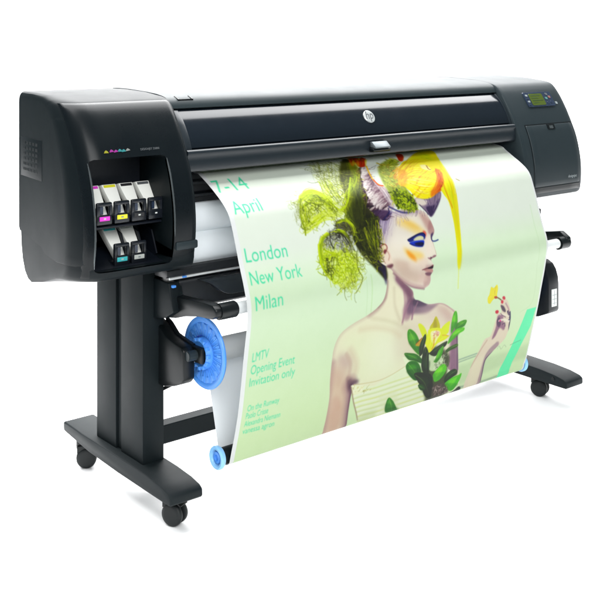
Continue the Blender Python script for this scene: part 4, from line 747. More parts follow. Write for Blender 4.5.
# inside of the ink bay
bay = bmesh.new()
box(bay, OPX0 + .002, OPX1 - .002, .10, .148, OPZ0 + .002, OPZ1 - .002)
prism(bay, [(.10, 1.000), (-.02, .9745), (-.034, .9735), (-.037, .970), (-.034, .966), (-.02, .965), (.10, .985)], OPX0 + .002, OPX1 - .002, .002)
prism(bay, [(.0985, .885), (-.02, .850), (-.055, .848), (-.055, .8465), (.0985, .8465)], OPX0 + .002, OPX1 - .002, 0)
for x in (-1.046, -.985, -.9295 - .006):
    prism(bay, [(.0985, .958), (.0985, .888), (.0, .854), (-.012, .864), (.02, .935)], x - .0025, x + .0025, 0)
bay_o = emit('cartridge_bay', bay, M['interior'], P)
CX = [-1.1355, -1.0745, -1.0140, -.9535]
def holder(cx, z0, colour, mark):
    y = -.036
    b = bmesh.new(); w = .0265; z1 = z0 + .066
    # frame with a window in its upper half
    box(b, cx - w, cx + w, y, y + .012, z0, z0 + .030, .003)
    box(b, cx - w, cx - w + .012, y + .0005, y + .0115, z0 + .027, z1, .003)
    box(b, cx + w - .010, cx + w, y + .0005, y + .0115, z0 + .027, z1, .003)
    box(b, cx - w, cx + w, y, y + .012, z1 - .010, z1 + .002, .004)
    box(b, cx - w + .002, cx + w - .002, y + .010, y + .05, z0, z0 + .012, .002)
    h = emit('cartridge_latch', b, M['holder'], bay_o)
    b = bmesh.new(); box(b, cx - .018, cx + .018, y - .0012, y + .002, z0 + .012, z0 + .0255, .0008, 1)
    emit('colour_label', b, M[colour], h)
    b = bmesh.new(); box(b, cx - .004, cx + .004, y - .0018, y, z0 + .0165, z0 + .021, .0004, 1)
    emit('label_mark', b, M[mark], h)
    b = bmesh.new(); box(b, cx - .013, cx - .001, y + .007, y + .013, z0 + .031, z0 + .056, .001, 1)
    emit('release_catch', b, M['bezel'], h)
ROW = [(0, .979, 'c_magenta', 'c_light'), (1, .979, 'c_yellow', 'c_mark'), (2, .979, 'ink_black', 'c_light'), (3, .979, 'holder', 'c_white'), (1, .848, 'c_cyan', 'c_light'), (2, .848, 'c_light', 'c_mark')]
for i, z, a, b_ in ROW: holder(CX[i], z, a, b_)
def cartridge(cx, z0, strip, label):
    t = thing('ink_cartridge', (cx, .03, z0), label, 'ink cartridge', 'ink cartridges in the printer bay')
    # a slab leaning back into the bay: narrow at the latch, wide at its top end
    ytop, ztop, ybot, zbot = .050, z0 + (.110 if z0 > .9 else .105), -.018, z0 + .016
    n = Vector((0, -(ztop - zbot), (ytop - ybot))).normalized() * .0
    ring = []
    b = bmesh.new()
    outline = [(-.0255, 1.), (.0255, 1.), (.0250, .5), (.0235, 0), (-.004, 0), (-.009, .25), (-.018, .62)]
    rings = []
    for dpt in (0, .030):
        r = []
        for xx, tt in outline:
            y = ybot + (ytop - ybot) * tt; z = zbot + (ztop - zbot) * tt
            r.append((cx + xx, y + dpt, z - dpt * .25))
        rings.append(r)
    tb = bmesh.new(); loft(tb, rings); bevel_all(tb, .0025, 2, 30); merge(b, tb)
    body = emit('cartridge_shell', b, M['cart'], t)
    def on(xx, tt, o=.0012): return (cx + xx, ybot + (ytop - ybot) * tt - o, zbot + (ztop - zbot) * tt + o * .6)
    b = bmesh.new()
    for q in ([(-.020, .90), (.020, .90), (.020, .975), (-.020, .975)],):
        A = [b.verts.new(on(x, t_)) for x, t_ in q]; B = [b.verts.new(on(x, t_, -.001)) for x, t_ in q]
        b.faces.new(A); b.faces.new(B[::-1])
        for k in range(4): b.faces.new((A[k], A[(k + 1) % 4], B[(k + 1) % 4], B[k]))
    emit('ink_stripe', b, M[strip], t, 0)
    return t
CART = [(0, .979, 'c_magenta', 'pale cartridge with a magenta stripe behind the magenta label'),
        (1, .979, 'c_yellow', 'pale cartridge with a yellow stripe behind the yellow label'),
        (2, .979, 'ink_black', 'pale cartridge with a black stripe behind the black label, right of the yellow one'),
        (3, .979, 'c_grey', 'pale cartridge with a dark grey stripe, at the right end of the upper shelf'),
        (1, .848, 'c_cyan', 'pale cartridge with a cyan stripe on the lower shelf behind the cyan label'),
        (2, .848, 'c_light', 'pale cartridge with a light grey stripe on the lower shelf, right of the cyan one')]
for i, z, s_, lb in CART: cartridge(CX[i], z, s_, lb)

# right: control cabinet
RX0, RX1 = .800, 1.208
r_prof = [(.445, .86), (.445, 1.360), (.441, 1.3695), (.43, 1.3745), (.32, 1.3735), (.2, 1.368)] + FS + [(-.094, .877), (-.080, .868), (-.055, .864), (.1, .845)]
colsR = [(RX0, .006, .004), (RX0 + .0025, .0015, .001), (RX0 + .007, 0, 0), (1.17, 0, 0), (1.185, .002, 0), (1.195, .006, .001), (1.202, .013, .004), (1.206, .022, .01), (1.208, .034, .018)]
bm = bmesh.new(); loft(bm, shell_rings(r_prof, colsR))
rc = emit('control_cabinet', bm, M['casing_grey'], P, 32)
bm = bmesh.new()
zz = [.915, .905, .895, .885, .875]
rings = []
for x in (.83, .834, .9, 1.0, 1.1, 1.176, 1.18):
    e = .003 if x in (.83, 1.18) else 0
    f = [(x, fy(max(z, .89)) - .003 + e + (0 if z > .89 else .008), z) for z in zz]
    rings.append(f + [(x, p[1] + .012, p[2]) for p in f][::-1])
loft(bm, rings); emit('bottom_trim', bm, M['black'], rc, 40)
# door
bm = front_skin(.862, 1.178, [1.176, 1.172, 1.15, 1.12, 1.09, 1.05, 1.01, .97, .94, .924, .920], .004, .007, xcols=[.862, .8655, .9, .95, 1.0, 1.05, 1.1, 1.15, 1.168, 1.173], bev=.003)
door = emit('access_door', bm, M['casing_grey'], rc, 40)
bm = bmesh.new(); front_patch(bm, [(1.0, 1.155), (1.05, 1.155), (1.05, 1.176), (1.0, 1.176)], .0065, .004)
lt = emit('door_latch', bm, M['black'], door, 0)
bm = bmesh.new(); front_patch(bm, [(1.012, 1.159), (1.036, 1.159), (1.036, 1.171), (1.012, 1.171)], .0085, .003)
emit('latch_button', bm, M['trim'], lt, 0)
text_on_front('lettering', 'designjet', 1.086, 1.146, .944, .0055, M['c_mark'], door)
# dark seam lines round the door
bm = bmesh.new()
front_patch(bm, [(.858, 1.177), (1.180, 1.177), (1.180, 1.180), (.858, 1.180)], .0012, .002)
for za, zb in zip([1.178, 1.15, 1.12, 1.09, 1.05, 1.01, .97, .94], [1.15, 1.12, 1.09, 1.05, 1.01, .97, .94, .918]):
    front_patch(bm, [(.857, za), (.857, zb), (.860, zb), (.860, za)], .0012, .002)
emit('door_gap', bm, M['black'], rc, 0)
# control panel
def fpanel(name, x0, x1, z0, z1, off, m, parent, depth=.004, bev=.0015, skew=0.):
    bm = bmesh.new(); A = []
    r = min(.006, (x1 - x0) / 5, (z1 - z0) / 5)
    pts = []
    for cx_, cz_, a0 in ((x1 - r, z1 - r, 0), (x0 + r, z1 - r, 90), (x0 + r, z0 + r, 180), (x1 - r, z0 + r, 270)):
        for k in range(4):
            a = R(a0 + 30 * k); pts.append((cx_ + r * math.cos(a), cz_ + r * math.sin(a)))
    front_patch(bm, pts, off, depth)
    bevel_all(bm, bev, 2, 50)
    return emit(name, bm, m, parent, 30)
cp = fpanel('control_panel', .932, 1.118, 1.252, 1.312, .006, M['bezel'], rc, .008)
scr = fpanel('screen', .962, 1.054, 1.258, 1.306, .0075, M['screen'], cp, .003, .0005)
bm = bmesh.new()
for k, (a, b_) in enumerate(((.972, 1.035), (.972, 1.020), (.975, 1.045), (.972, 1.010))):
    z = 1.297 - k * .010; front_patch(bm, [(a, z), (b_, z), (b_, z + .0028), (a, z + .0028)], .0081, .001)
emit('display_lines', bm, M['lcd_ink'], scr, 0)
for k in range(4):
    fpanel('soft_key', .940, .952, 1.2585 + k * .0125, 1.2655 + k * .0125, .008, M['c_mark'] if k % 2 else M['bezel'], cp, .003, .0006)
for x, z, c in ((1.074, 1.285, 'c_teal'), (1.098, 1.290, 'c_red'), (1.074, 1.266, 'bezel'), (1.098, 1.268, 'bezel'), (1.086, 1.302, 'c_grey')):
    fpanel('button', x - .006, x + .006, z - .0045, z + .0045, .008, M[c], cp, .003, .0008)
fpanel('power_button', 1.128, 1.140, 1.258, 1.268, .003, M['c_mark'], rc, .003, .0008)

# middle: top cover, smoked window, front flap
MX0, MX1 = -.8435, .7985
top_prof = [(.445, 1.12), (.445, 1.359), (.441, 1.3685), (.43, 1.3735), (.32, 1.3725), (.2, 1.367), (.14, 1.3625)] + catmull([(.105, 1.3575), (.084, 1.3525), (.067, 1.3435), (.056, 1.330), (.051, 1.317)], 4) + [(.064, 1.312), (.10, 1.312), (.10, 1.12)]
bm = bmesh.new(); prism(bm, top_prof, MX0, MX1)
tc_ = emit('top_cover', bm, M['cover'], P, 40)
bm = bmesh.new()   # lid seam with its two hinge notches
box(bm, -.803, -.748, .0640, .0675, 1.340, 1.3462)
for a_ in (-.806, -.751): prism(bm, [(.064, 1.340), (.090, 1.350), (.090, 1.3565), (.064, 1.3465)], a_, a_ + .005)
emit('lid_seam', bm, M['black'], tc_, 0)
WC = catmull([(.054, 1.3095), (.024, 1.283), (.000, 1.250), (-.018, 1.219), (-.0285, 1.192)], 7)
win_prof = [(.064, 1.3115)] + WC + [(-.022, 1.186), (.06, 1.186)]
bm = bmesh.new(); prism(bm, win_prof, MX0 + .028, MX1 - .012, 0)
wn = emit('front_window', bm, M['window'], P, 40)
bm = bmesh.new()
frame_prof = [(.066, 1.3115), (.051, 1.3115)] + [(y - .004, z) for y, z in WC[3::4]] + [(-.035, 1.186), (.04, 1.186)]
prism(bm, frame_prof, MX0, MX0 + .0275, .002); emit('window_frame', bm, M['flap'], wn, 40)
bm = bmesh.new(); prism(bm, frame_prof, MX1 - .0115, MX1, .002); emit('window_frame', bm, M['flap'], wn, 40)
flap_prof = [(.05, 1.1855), (-.030, 1.1855), (-.043, 1.188), (-.051, 1.184), (-.054, 1.176), (-.050, 1.168), (-.052, 1.150), (-.0545, 1.128), (-.052, 1.119), (-.042, 1.115), (.05, 1.115)]
bm = bmesh.new(); prism(bm, flap_prof, MX0, MX1, 0)
fl = emit('front_flap', bm, M['flap'], P, 50)
# handle tab
bm = bmesh.new()
prism(bm, [(-.050, 1.166), (-.062, 1.166), (-.084, 1.147), (-.085, 1.143), (-.078, 1.142), (-.052, 1.146)], -.040, .036, .002)
hd = emit('flap_handle', bm, M['handle'], fl, 40)
bm = bmesh.new(); prism(bm, [(-.050, 1.146), (-.074, 1.142), (-.080, 1.136), (-.074, 1.128), (-.052, 1.128)], -.046, .042, .003); emit('handle_grip', bm, M['black'], hd, 40)
# round badge on the window
wd = Vector((.0205, .0315)).normalized(); wnrm = Vector((0, -wd[1], wd[0]))
bc = Vector((.004, .0012, 1.2535))
def badge():
    ux = Vector((1, 0, 0)); uz = Vector((0, wd[0], wd[1])); r = .0262
    bm = bmesh.new(); rings = []
    for rr, o in ((r, -.001), (r, .002), (r - .002, .0035), (r - .006, .0038)):
        rings.append([bc + ux * rr * math.cos(a) + uz * rr * math.sin(a) + wnrm * o for a in [2 * math.pi * k / 48 for k in range(48)]])
    loft(bm, rings)
    bd = emit('round_badge', bm, M['badge'], wn, 30)
    co, tri = text_mesh('hp', .040, .25)
    cx_, cy_ = (co[:, 0].min() + co[:, 0].max()) / 2, (co[:, 1].min() + co[:, 1].max()) / 2
    bm = bmesh.new(); V = [bm.verts.new(bc + ux * (c[0] - cx_) * 1.0 + uz * (c[1] - cy_) * 1.22 + wnrm * .0045) for c in co]
    for t in tri:
        try: bm.faces.new([V[i] for i in t])
        except ValueError: pass
    ex = bmesh.ops.extrude_face_region(bm, geom=list(bm.faces))
    for v in [g for g in ex['geom'] if isinstance(g, bmesh.types.BMVert)]: v.co -= wnrm * .0012
    emit('badge_letters', bm, M['c_grey'], bd, 0)
badge()
# behind the slot: print throat, silver guide plate, beams
bm = bmesh.new()
prism(bm, [(.06, 1.112), (.06, 1.075), (.035, 1.07), (.035, 1.062), (.06, 1.058), (.055, 1.035), (.03, 1.03), (.03, 1.022), (.055, 1.016), (.05, .998), (.2, .998), (.2, 1.112)], MX0, MX1, .0015)
emit('print_throat', bm, M['casing_dark'], P, 40)
bm = bmesh.new()
plate = catmull([(.030, 1.000), (.012, .985), (.004, .955), (.010, .925), (.028, .906)], 5) + catmull([(.020, .902), (.004, .885), (-.002, .855), (.004, .825), (.015, .806)], 5)
prism(bm, plate + [(.05, .806), (.05, 1.0)], MX0 + .01, MX1 - .005, 0)
emit('output_guide', bm, M['silver_plate'], P, 50)
bm = bmesh.new(); prism(bm, [(.06, .8055), (-.012, .8055), (-.016, .800), (-.016, .782), (-.006, .776), (.06, .776)], -.90, 1.02, .002)
emit('lower_beam', bm, M['casing_dark'], P, 40)
bm = bmesh.new(); tube(bm, (-.885, -.006, .772), (.98, -.006, .772), .0042, seg=16); emit('gap_rod', bm, M['tube_white'], P)  # white rod added in place of a bright see-through gap below the beam
bm = bmesh.new(); prism(bm, [(.30, .78), (.02, .764), (.0, .760), (-.004, .752), (.002, .668), (.02, .656), (.30, .665)], -.845, 1.0, .003)
tray = emit('lower_housing', bm, M['casing_dark'], P, 40)
bm = bmesh.new()
hp_ = catmull([(-.775, .756), (-.735, .738), (-.700, .712), (-.672, .698), (-.64, .694)], 4)
prism(bm, hp_ + [(-.30, .694), (-.30, .756)], -.030, .004, .003, axis='y')
emit('pull_handle', bm, M['flap'], tray, 40)
bm = bmesh.new(); box(bm, -.876, -.862, -.012, .02, .742, .750, .002); emit('blue_lever', bm, M['blue'], tray)
bm = bmesh.new(); box(bm, -.838, -.822, -.013, .0, .770, .776, .001); emit('blue_catch', bm, M['blue'], tray)
bm = bmesh.new(); box(bm, -.838, -.79, -.045, .02, .672, .692, .003); emit('cable_clip', bm, M['tube_white'], tray) if False else bm.free()

# deflector bar and its arms
BY, BZ = -.212, .700
bm = bmesh.new(); tube(bm, (-.775, BY, BZ), (.875, BY, BZ), .0195, seg=40); bar = emit('deflector_bar', bm, M['tube_white'], P)
bm = bmesh.new(); tube(bm, (-.842, BY, BZ), (-.772, BY, BZ), .026, seg=36, bev=.004); emit('bar_collar', bm, M['black'], bar)
bm = bmesh.new(); tube(bm, (.868, BY, BZ), (.935, BY, BZ), .027, seg=36, bev=.005); emit('bar_collar', bm, M['black'], bar)
arm_prof = [(.16, .700), (.02, .712), (-.06, .716), (-.16, .724), (-.215, .724), (-.234, .712), (-.234, .692), (-.21, .678), (-.13, .672), (-.06, .658), (.0, .640), (.16, .615)]
bm = bmesh.new(); prism(bm, arm_prof, -.862, -.826, .006); emit('bar_arm', bm, M['black'], P, 40)
bm = bmesh.new(); prism(bm, [(.16, .735), (-.10, .728), (-.20, .745), (-.236, .722), (-.236, .700), (-.21, .674), (-.13, .668), (.16, .62)], .905, .935, .006); emit('bar_arm', bm, M['black'], P, 40)
bm = bmesh.new(); prism(bm, [(.30, .765), (.30, .62), (.12, .622), (.02, .640), (-.03, .668), (-.01, .72), (.0, .758)], -.885, -.835, .004); emit('arm_bracket', bm, M['casing'], P, 40)
bm = bmesh.new(); prism(bm, [(-.03, .8655), (-.055, .8655), (-.06, .82), (-.02, .80), (.05, .80), (.05, .8655)], .815, .84, .002); emit('cabinet_bracket', bm, M['casing'], P, 40)

# stand: legs, feet, casters, cross beam
def caster(x, y, swivel, parent):
    bm = bmesh.new(); r = .037
    def T(p): return Matrix.Translation((x, y, 0)) @ Matrix.Rotation(swivel, 4, 'Z')
    t = bmesh.new()
    for s in (-1, 1):
        lathe_x(t, [(s * .006, 0), (s * .006, .030), (s * .009, r - .001), (s * .013, r), (s * .021, r - .001), (s * .025, r - .005), (s * .0265, .022), (s * .0255, .0)], 0, r, 40)
    t.transform(T(0)); merge(bm, t)
    c = emit('caster_wheels', bm, M['rubber'], parent, 40)
    bm = bmesh.new(); t = bmesh.new()
    box(t, -.0055, .0055, -.020, .030, .030, .078, .004); tube(t, (0, .022, .07), (0, .022, .112), .016, seg=24)
    prism(t, [(.034, .055), (.034, .082), (-.02, .086), (-.036, .070), (-.033, .066), (-.015, .079)], -.022, .022, .003)
    t.transform(T(0)); merge(bm, t); emit('caster_fork', bm, M['black'], c, 40)
def leg(fx0, fx1, yf, dz, px0, px1, casters):
    foot = [(yf, .096 + dz), (yf - .004, .104 + dz), (yf - .003, .124 + dz), (yf + .012, .133 + dz), (yf + .06, .143 + dz), (yf + .14, .150 + dz), (yf + .26, .154 + dz), (.45, .158 + dz), (.588, .163 + dz), (.592, .158 + dz), (.592, .134 + dz), (.585, .129 + dz), (.40, .108 + dz), (.2, .100 + dz), (yf + .05, .096 + dz)]
    bm = bmesh.new(); prism(bm, foot, fx0, fx1, .005, 2, ang=40)
    ft = emit('stand_foot', bm, M['foot'], P, 40)
    for y, sw in casters: caster((fx0 + fx1) / 2 + .004, y, sw, ft)
    bm = bmesh.new(); z0 = .148 + dz
    # front box section and rear rounded section with a groove between
    pf = [(px0, .092), (px1, .092), (px1, .40), (px0 + .012, .40)]
    box(bm, px0, px1, .090, .232, z0, .80, .003)
    box(bm, px0 + .010, px1 - .002, .225, .275, z0 + .001, .80, .002)
    prism(bm, [(px0 + .001, .268), (px0 + .001, .395), (px0 + .006, .410), (px0 + .02, .418), (px1, .418), (px1, .268)], z0, .80, .002, axis='z')
    lg = emit('stand_leg', bm, M['stand'], P, 40)
    return lg
lgL = leg(-.957, -.836, -.122, 0, -.926, -.845, [(-.050, R(24)), (.535, R(58))])
lgR = leg(.925, 1.04, -.215, -.012, .93, 1.01, [(-.035, R(20)), (.50, R(-10))])
bm = bmesh.new(); prism(bm, [(.235, .202), (.232, .198), (.232, .140), (.235, .136), (.285, .136), (.285, .202)], -.846, .932, 0); emit('cross_beam', bm, M['stand'], P, 30)
for y, z in ((-.15, .113), (.02, .115)):
    bm = bmesh.new(); tube(bm, (.9225, y, z), (.927, y, z), .008, seg=16); emit('foot_bolt', bm, M['black'], lgR)

# take-up drive on the left leg, its strut, and the end support on the right leg
bm = bmesh.new(); prism(bm, [(.175, .602), (.125, .612), (.09, .600), (.05, .572), (.0, .562), (-.045, .556), (-.058, .545), (-.060, .455), (-.045, .438), (.0, .420), (.06, .405), (.14, .402), (.175, .41)], -.866, -.822, .006)
tu = emit('take_up_drive', bm, M['black'], P, 40)
bm = bmesh.new(); prism(bm, [(.12, .615), (.09, .603), (.05, .575), (.0, .565), (-.045, .559), (-.04, .548), (.0, .548), (.06, .558), (.11, .59)], -.823, -.808, .003)
emit('drive_cover', bm, M['casing_dark'], tu, 40)
bm = bmesh.new(); box(bm, -.825, -.806, -.10, -.02, .505, .556, .005); emit('spindle_cradle', bm, M['black'], tu)
bm = bmesh.new(); tube(bm, (-.838, .16, .352), (-.825, .0, .438), .0065, seg=12); emit('drive_strut', bm, M['black'], tu)
bm = bmesh.new(); prism(bm, [(-.150, .625), (-.176, .612), (-.192, .590), (-.202, .560), (-.205, .53), (-.205, .425), (-.200, .415), (-.15, .392), (-.12, .385), (.1, .385), (.1, .625)], .825, .892, .004)
sp = emit('take_up_support', bm, M['casing_dark'], P, 40)
bm = bmesh.new(); box(bm, .842, .876, -.2068, -.203, .440, .512, .0006, 1); lb = emit('warning_label', bm, M['c_white'], sp)
bm = bmesh.new()
for k in range(3): box(bm, .846, .872, -.2076, -.2062, .453 + k * .017, .4545 + k * .017)
box(bm, .8585, .8598, -.2076, -.2062, .445, .507); emit('label_lines', bm, M['c_mark'], lb, 0)

# ------------------------------------------------------------------ take-up spindle with blue flange
SC = (-.067, .531)
T = thing('take_up_spindle', (-.79, SC[0], SC[1]), 'take-up spindle with a large ribbed blue disc flange beside the left leg', 'spindle')
fx = -.792
bm = bmesh.new()
lathe_x(bm, [(fx + .006, 0), (fx + .006, .045), (fx + .001, .052), (fx + .001, .097), (fx - .002, .100), (fx - .003, .108), (fx - .002, .1145), (fx + .002, .117), (fx + .008, .1145), (fx + .010, .10), (fx + .012, 0)], *SC, 96)
fg = emit('flange', bm, M['blue'], T, 40)
for k in range(36):
    pass
bm = bmesh.new()
for k in range(36):
    t = bmesh.new(); box(t, fx - .0008, fx + .002, -.0019, .0019, .055, .097, .0006, 1)
    t.transform(Matrix.Translation((0, SC[0], SC[1])) @ Matrix.Rotation(2 * math.pi * k / 36, 4, 'X')); merge(bm, t)
for k in range(36):
    t = bmesh.new(); box(t, fx - .0022, fx + .001, -.0050, .0050, .076, .0950, .0014, 1)
    t.transform(Matrix.Translation((0, SC[0], SC[1])) @ Matrix.Rotation(2 * math.pi * (k + .5) / 36, 4, 'X')) ; merge(bm, t) if k % 2 == 0 else t.free()
emit('flange_ribs', bm, M['blue'], fg, 40)
bm = bmesh.new()
lathe_x(bm, [(fx + .006, .052), (fx - .010, .050), (fx - .018, .046), (fx - .020, .040), (fx - .014, .034), (fx - .014, .022), (fx - .026, .020), (fx - .026, 0)], *SC, 48)
for k in range(12):
    t = bmesh.new(); box(t, fx - .022, fx - .008, -.006, .006, .040, .052, .002, 1)
    t.transform(Matrix.Translation((0, SC[0], SC[1])) @ Matrix.Rotation(2 * math.pi * k / 12, 4, 'X')); merge(bm, t)
hb = emit('hub', bm, M['blue'], T, 40)
bm = bmesh.new()
for k in range(7):
    a = R(20 + k * 24) ; t = bmesh.new(); box(t, fx - .009, fx + .0015, -.007, .007, .0535, .057, .0006, 1)
    t.transform(Matrix.Translation((0, SC[0], SC[1])) @ Matrix.Rotation(-a, 4, 'X')); merge(bm, t)
emit('hub_slots', bm, M['blue_dark'], hb, 0)
bm = bmesh.new(); tube(bm, (-.858, *SC), (fx - .02, *SC), .0165, seg=32, bev=.002); emit('axle', bm, M['casing_grey'], T)
bm = bmesh.new(); tube(bm, (fx + .01, *SC), (.85, *SC), .030, seg=32); emit('core_tube', bm, M['black'], T)
bm = bmesh.new(); lathe_x(bm, [(.785, 0), (.785, .10), (.79, .115), (.797, .115), (.80, .1), (.80, 0)], *SC, 64); emit('flange', bm, M['blue'], T, 40)

# ------------------------------------------------------------------ tension bar lying in the paper loop
BL_, BR_ = Vector((-.790, -.136, .212)), Vector((.786, -.090, .196))
TB = thing('tension_bar', BL_, 'dark tension bar with pale blue end rings lying in the bottom loop of the print', 'tension bar')
bm = bmesh.new(); tube(bm, BL_ + Vector((.012, 0, 0)), BR_ - Vector((.012, 0, 0)), .0265, seg=36); emit('bar', bm, M['casing'], TB)
for c, s in ((BL_, 1), (BR_, -1)):
    bm = bmesh.new()
    lathe_x(bm, [(c.x + s * .012, .020), (c.x + s * .012, .034), (c.x + s * .006, .0375), (c.x - s * .002, .0375), (c.x - s * .006, .034), (c.x - s * .004, .026), (c.x + s * .004, .023), (c.x + s * .010, .019), (c.x + s * .012, .020)], c.y, c.z, 48)
    er = emit('end_ring', bm, M['blue_pale'], TB, 40)
    bm = bmesh.new(); lathe_x(bm, [(c.x + s * .008, 0), (c.x + s * .008, .019), (c.x - s * .001, .018), (c.x - s * .002, .011), (c.x + s * .005, .009), (c.x + s * .005, 0)], c.y, c.z, 32); emit('ring_hub', bm, M['blue'], er, 40)

# ------------------------------------------------------------------ the print itself
PX = .94   # canvas millimetres per pixel
CWID, CHGT = int(1524 / PX), int(1150 / PX)
def hexc(c):
    if not isinstance(c, str): return np.array(c, np.float32) / 255
    return np.array([int(c[i:i+2], 16) / 255 for i in (1, 3, 5)], np.float32)
yy = (np.arange(CHGT) * PX)[:, None]
canvas = np.empty((CHGT, CWID, 3), np.float32)
ramp = np.clip((yy - 330) / 160, 0, 1); ramp = ramp * ramp * (3 - 2 * ramp)
ramp2 = np.clip((yy - 560) / 400, 0, 1)
c0, c1, c2 = hexc('#eff7ea'), hexc('#dbeecf'), hexc('#d6ebbe')
for k in range(3):
    canvas[:, :, k] = c0[k] + (c1[k] - c0[k]) * ramp + (c2[k] - c1[k]) * ramp2
masks = {}
def poly_smooth(p): return np.array(catmull(p, 5, True))
def raster(p, pad=0):
    p = np.asarray(p, float) / PX
    x0 = max(0, int(p[:, 0].min()) - 2 - pad); x1 = min(CWID, int(p[:, 0].max()) + 3 + pad)
    y0 = max(0, int(p[:, 1].min()) - 2 - pad); y1 = min(CHGT, int(p[:, 1].max()) + 3 + pad)
    if x1 <= x0 or y1 <= y0: return None
    acc = np.zeros((y1 - y0, x1 - x0), np.float32)
    q = np.roll(p, -1, 0)
    xc = np.arange(x0, x1)
    for sub in (.25, .75):
        ys = np.arange(y0, y1) + sub
        for r_, y in enumerate(ys):
            a, b = p[:, 1], q[:, 1]
            hit = (a <= y) != (b <= y)
            if not hit.any(): continue
            xs = np.sort(p[hit, 0] + (y - a[hit]) / (b[hit] - a[hit]) * (q[hit, 0] - p[hit, 0]))
            for xa, xb in zip(xs[0::2], xs[1::2]):
                acc[r_] += .5 * np.clip(np.minimum(xc + 1, xb) - np.maximum(xc, xa), 0, 1)
    return acc, x0, y0
def boxblur(a, r):
    r = int(r)
    if r < 1: return a
    for ax in (0, 1):
        pad = [(0, 0), (0, 0)]; pad[ax] = (r + 1, r)
        c = np.cumsum(np.pad(a, pad, mode='constant'), ax)
        n = a.shape[ax]
        a = (np.take(c, np.arange(2 * r + 1, 2 * r + 1 + n), ax) - np.take(c, np.arange(0, n), ax)) / (2 * r + 1)
    return a
def blend(acc, x0, y0, col, a, clip=''):
    h, w = acc.shape; al = acc * a
    if clip and clip in masks: al = al * masks[clip][y0:y0 + h, x0:x0 + w]
    v = canvas[y0:y0 + h, x0:x0 + w]; v += (hexc(col) - v) * al[:, :, None]
def do_fill(p, col, a, blur, smooth, clip):
    br = blur / PX / 1.7
    r = raster(poly_smooth(p) if smooth and len(p) > 3 else p, int(br * 3) + 2)
    if r is None: return
    acc, x0, y0 = r
    for _ in range(3): acc = boxblur(acc, br)
    blend(acc, x0, y0, col, a, clip)
def do_line(p, w, col, a, blur=0., taper=0, clip=''):
    P_ = np.asarray(p, float) / PX; w = max(w / PX, .9); soft = max(.6, blur / PX)
    pad = int(w + soft * 2) + 2
    x0 = max(0, int(P_[:, 0].min()) - pad); x1 = min(CWID, int(P_[:, 0].max()) + pad)
    y0 = max(0, int(P_[:, 1].min()) - pad); y1 = min(CHGT, int(P_[:, 1].max()) + pad)
    if x1 <= x0 or y1 <= y0: return
    X, Y = np.meshgrid(np.arange(x0, x1) + .5, np.arange(y0, y1) + .5)
    acc = np.zeros(X.shape, np.float32); n = len(P_) - 1
    for i in range(n):
        ax, ay = P_[i]; bx, by = P_[i + 1]; dx, dy = bx - ax, by - ay; L2 = dx * dx + dy * dy + 1e-9
        t = np.clip(((X - ax) * dx + (Y - ay) * dy) / L2, 0, 1)
        d = np.hypot(X - ax - t * dx, Y - ay - t * dy)
        ww = w / 2
        if taper: ww = ww * (1 - .85 * (i + t) / n)
        acc = np.maximum(acc, np.clip((ww + soft / 2 - d) / soft, 0, 1))
    blend(acc, x0, y0, col, a, clip)
def inside(pt, poly):
    x, y = pt; r = False; n = len(poly)
    for i in range(n):
        (x1, y1), (x2, y2) = poly[i], poly[i - 1]
        if (y1 > y) != (y2 > y) and x < (x2 - x1) * (y - y1) / (y2 - y1) + x1: r = not r
    return r
def resample(p, n):
    c = np.array(catmull(p, 8)) if len(p) > 2 else np.asarray(p, float)
    d = np.r_[0, np.cumsum(np.hypot(*np.diff(c, axis=0).T))]; t = np.linspace(0, d[-1], n)
    return np.c_[np.interp(t, d, c[:, 0]), np.interp(t, d, c[:, 1])]
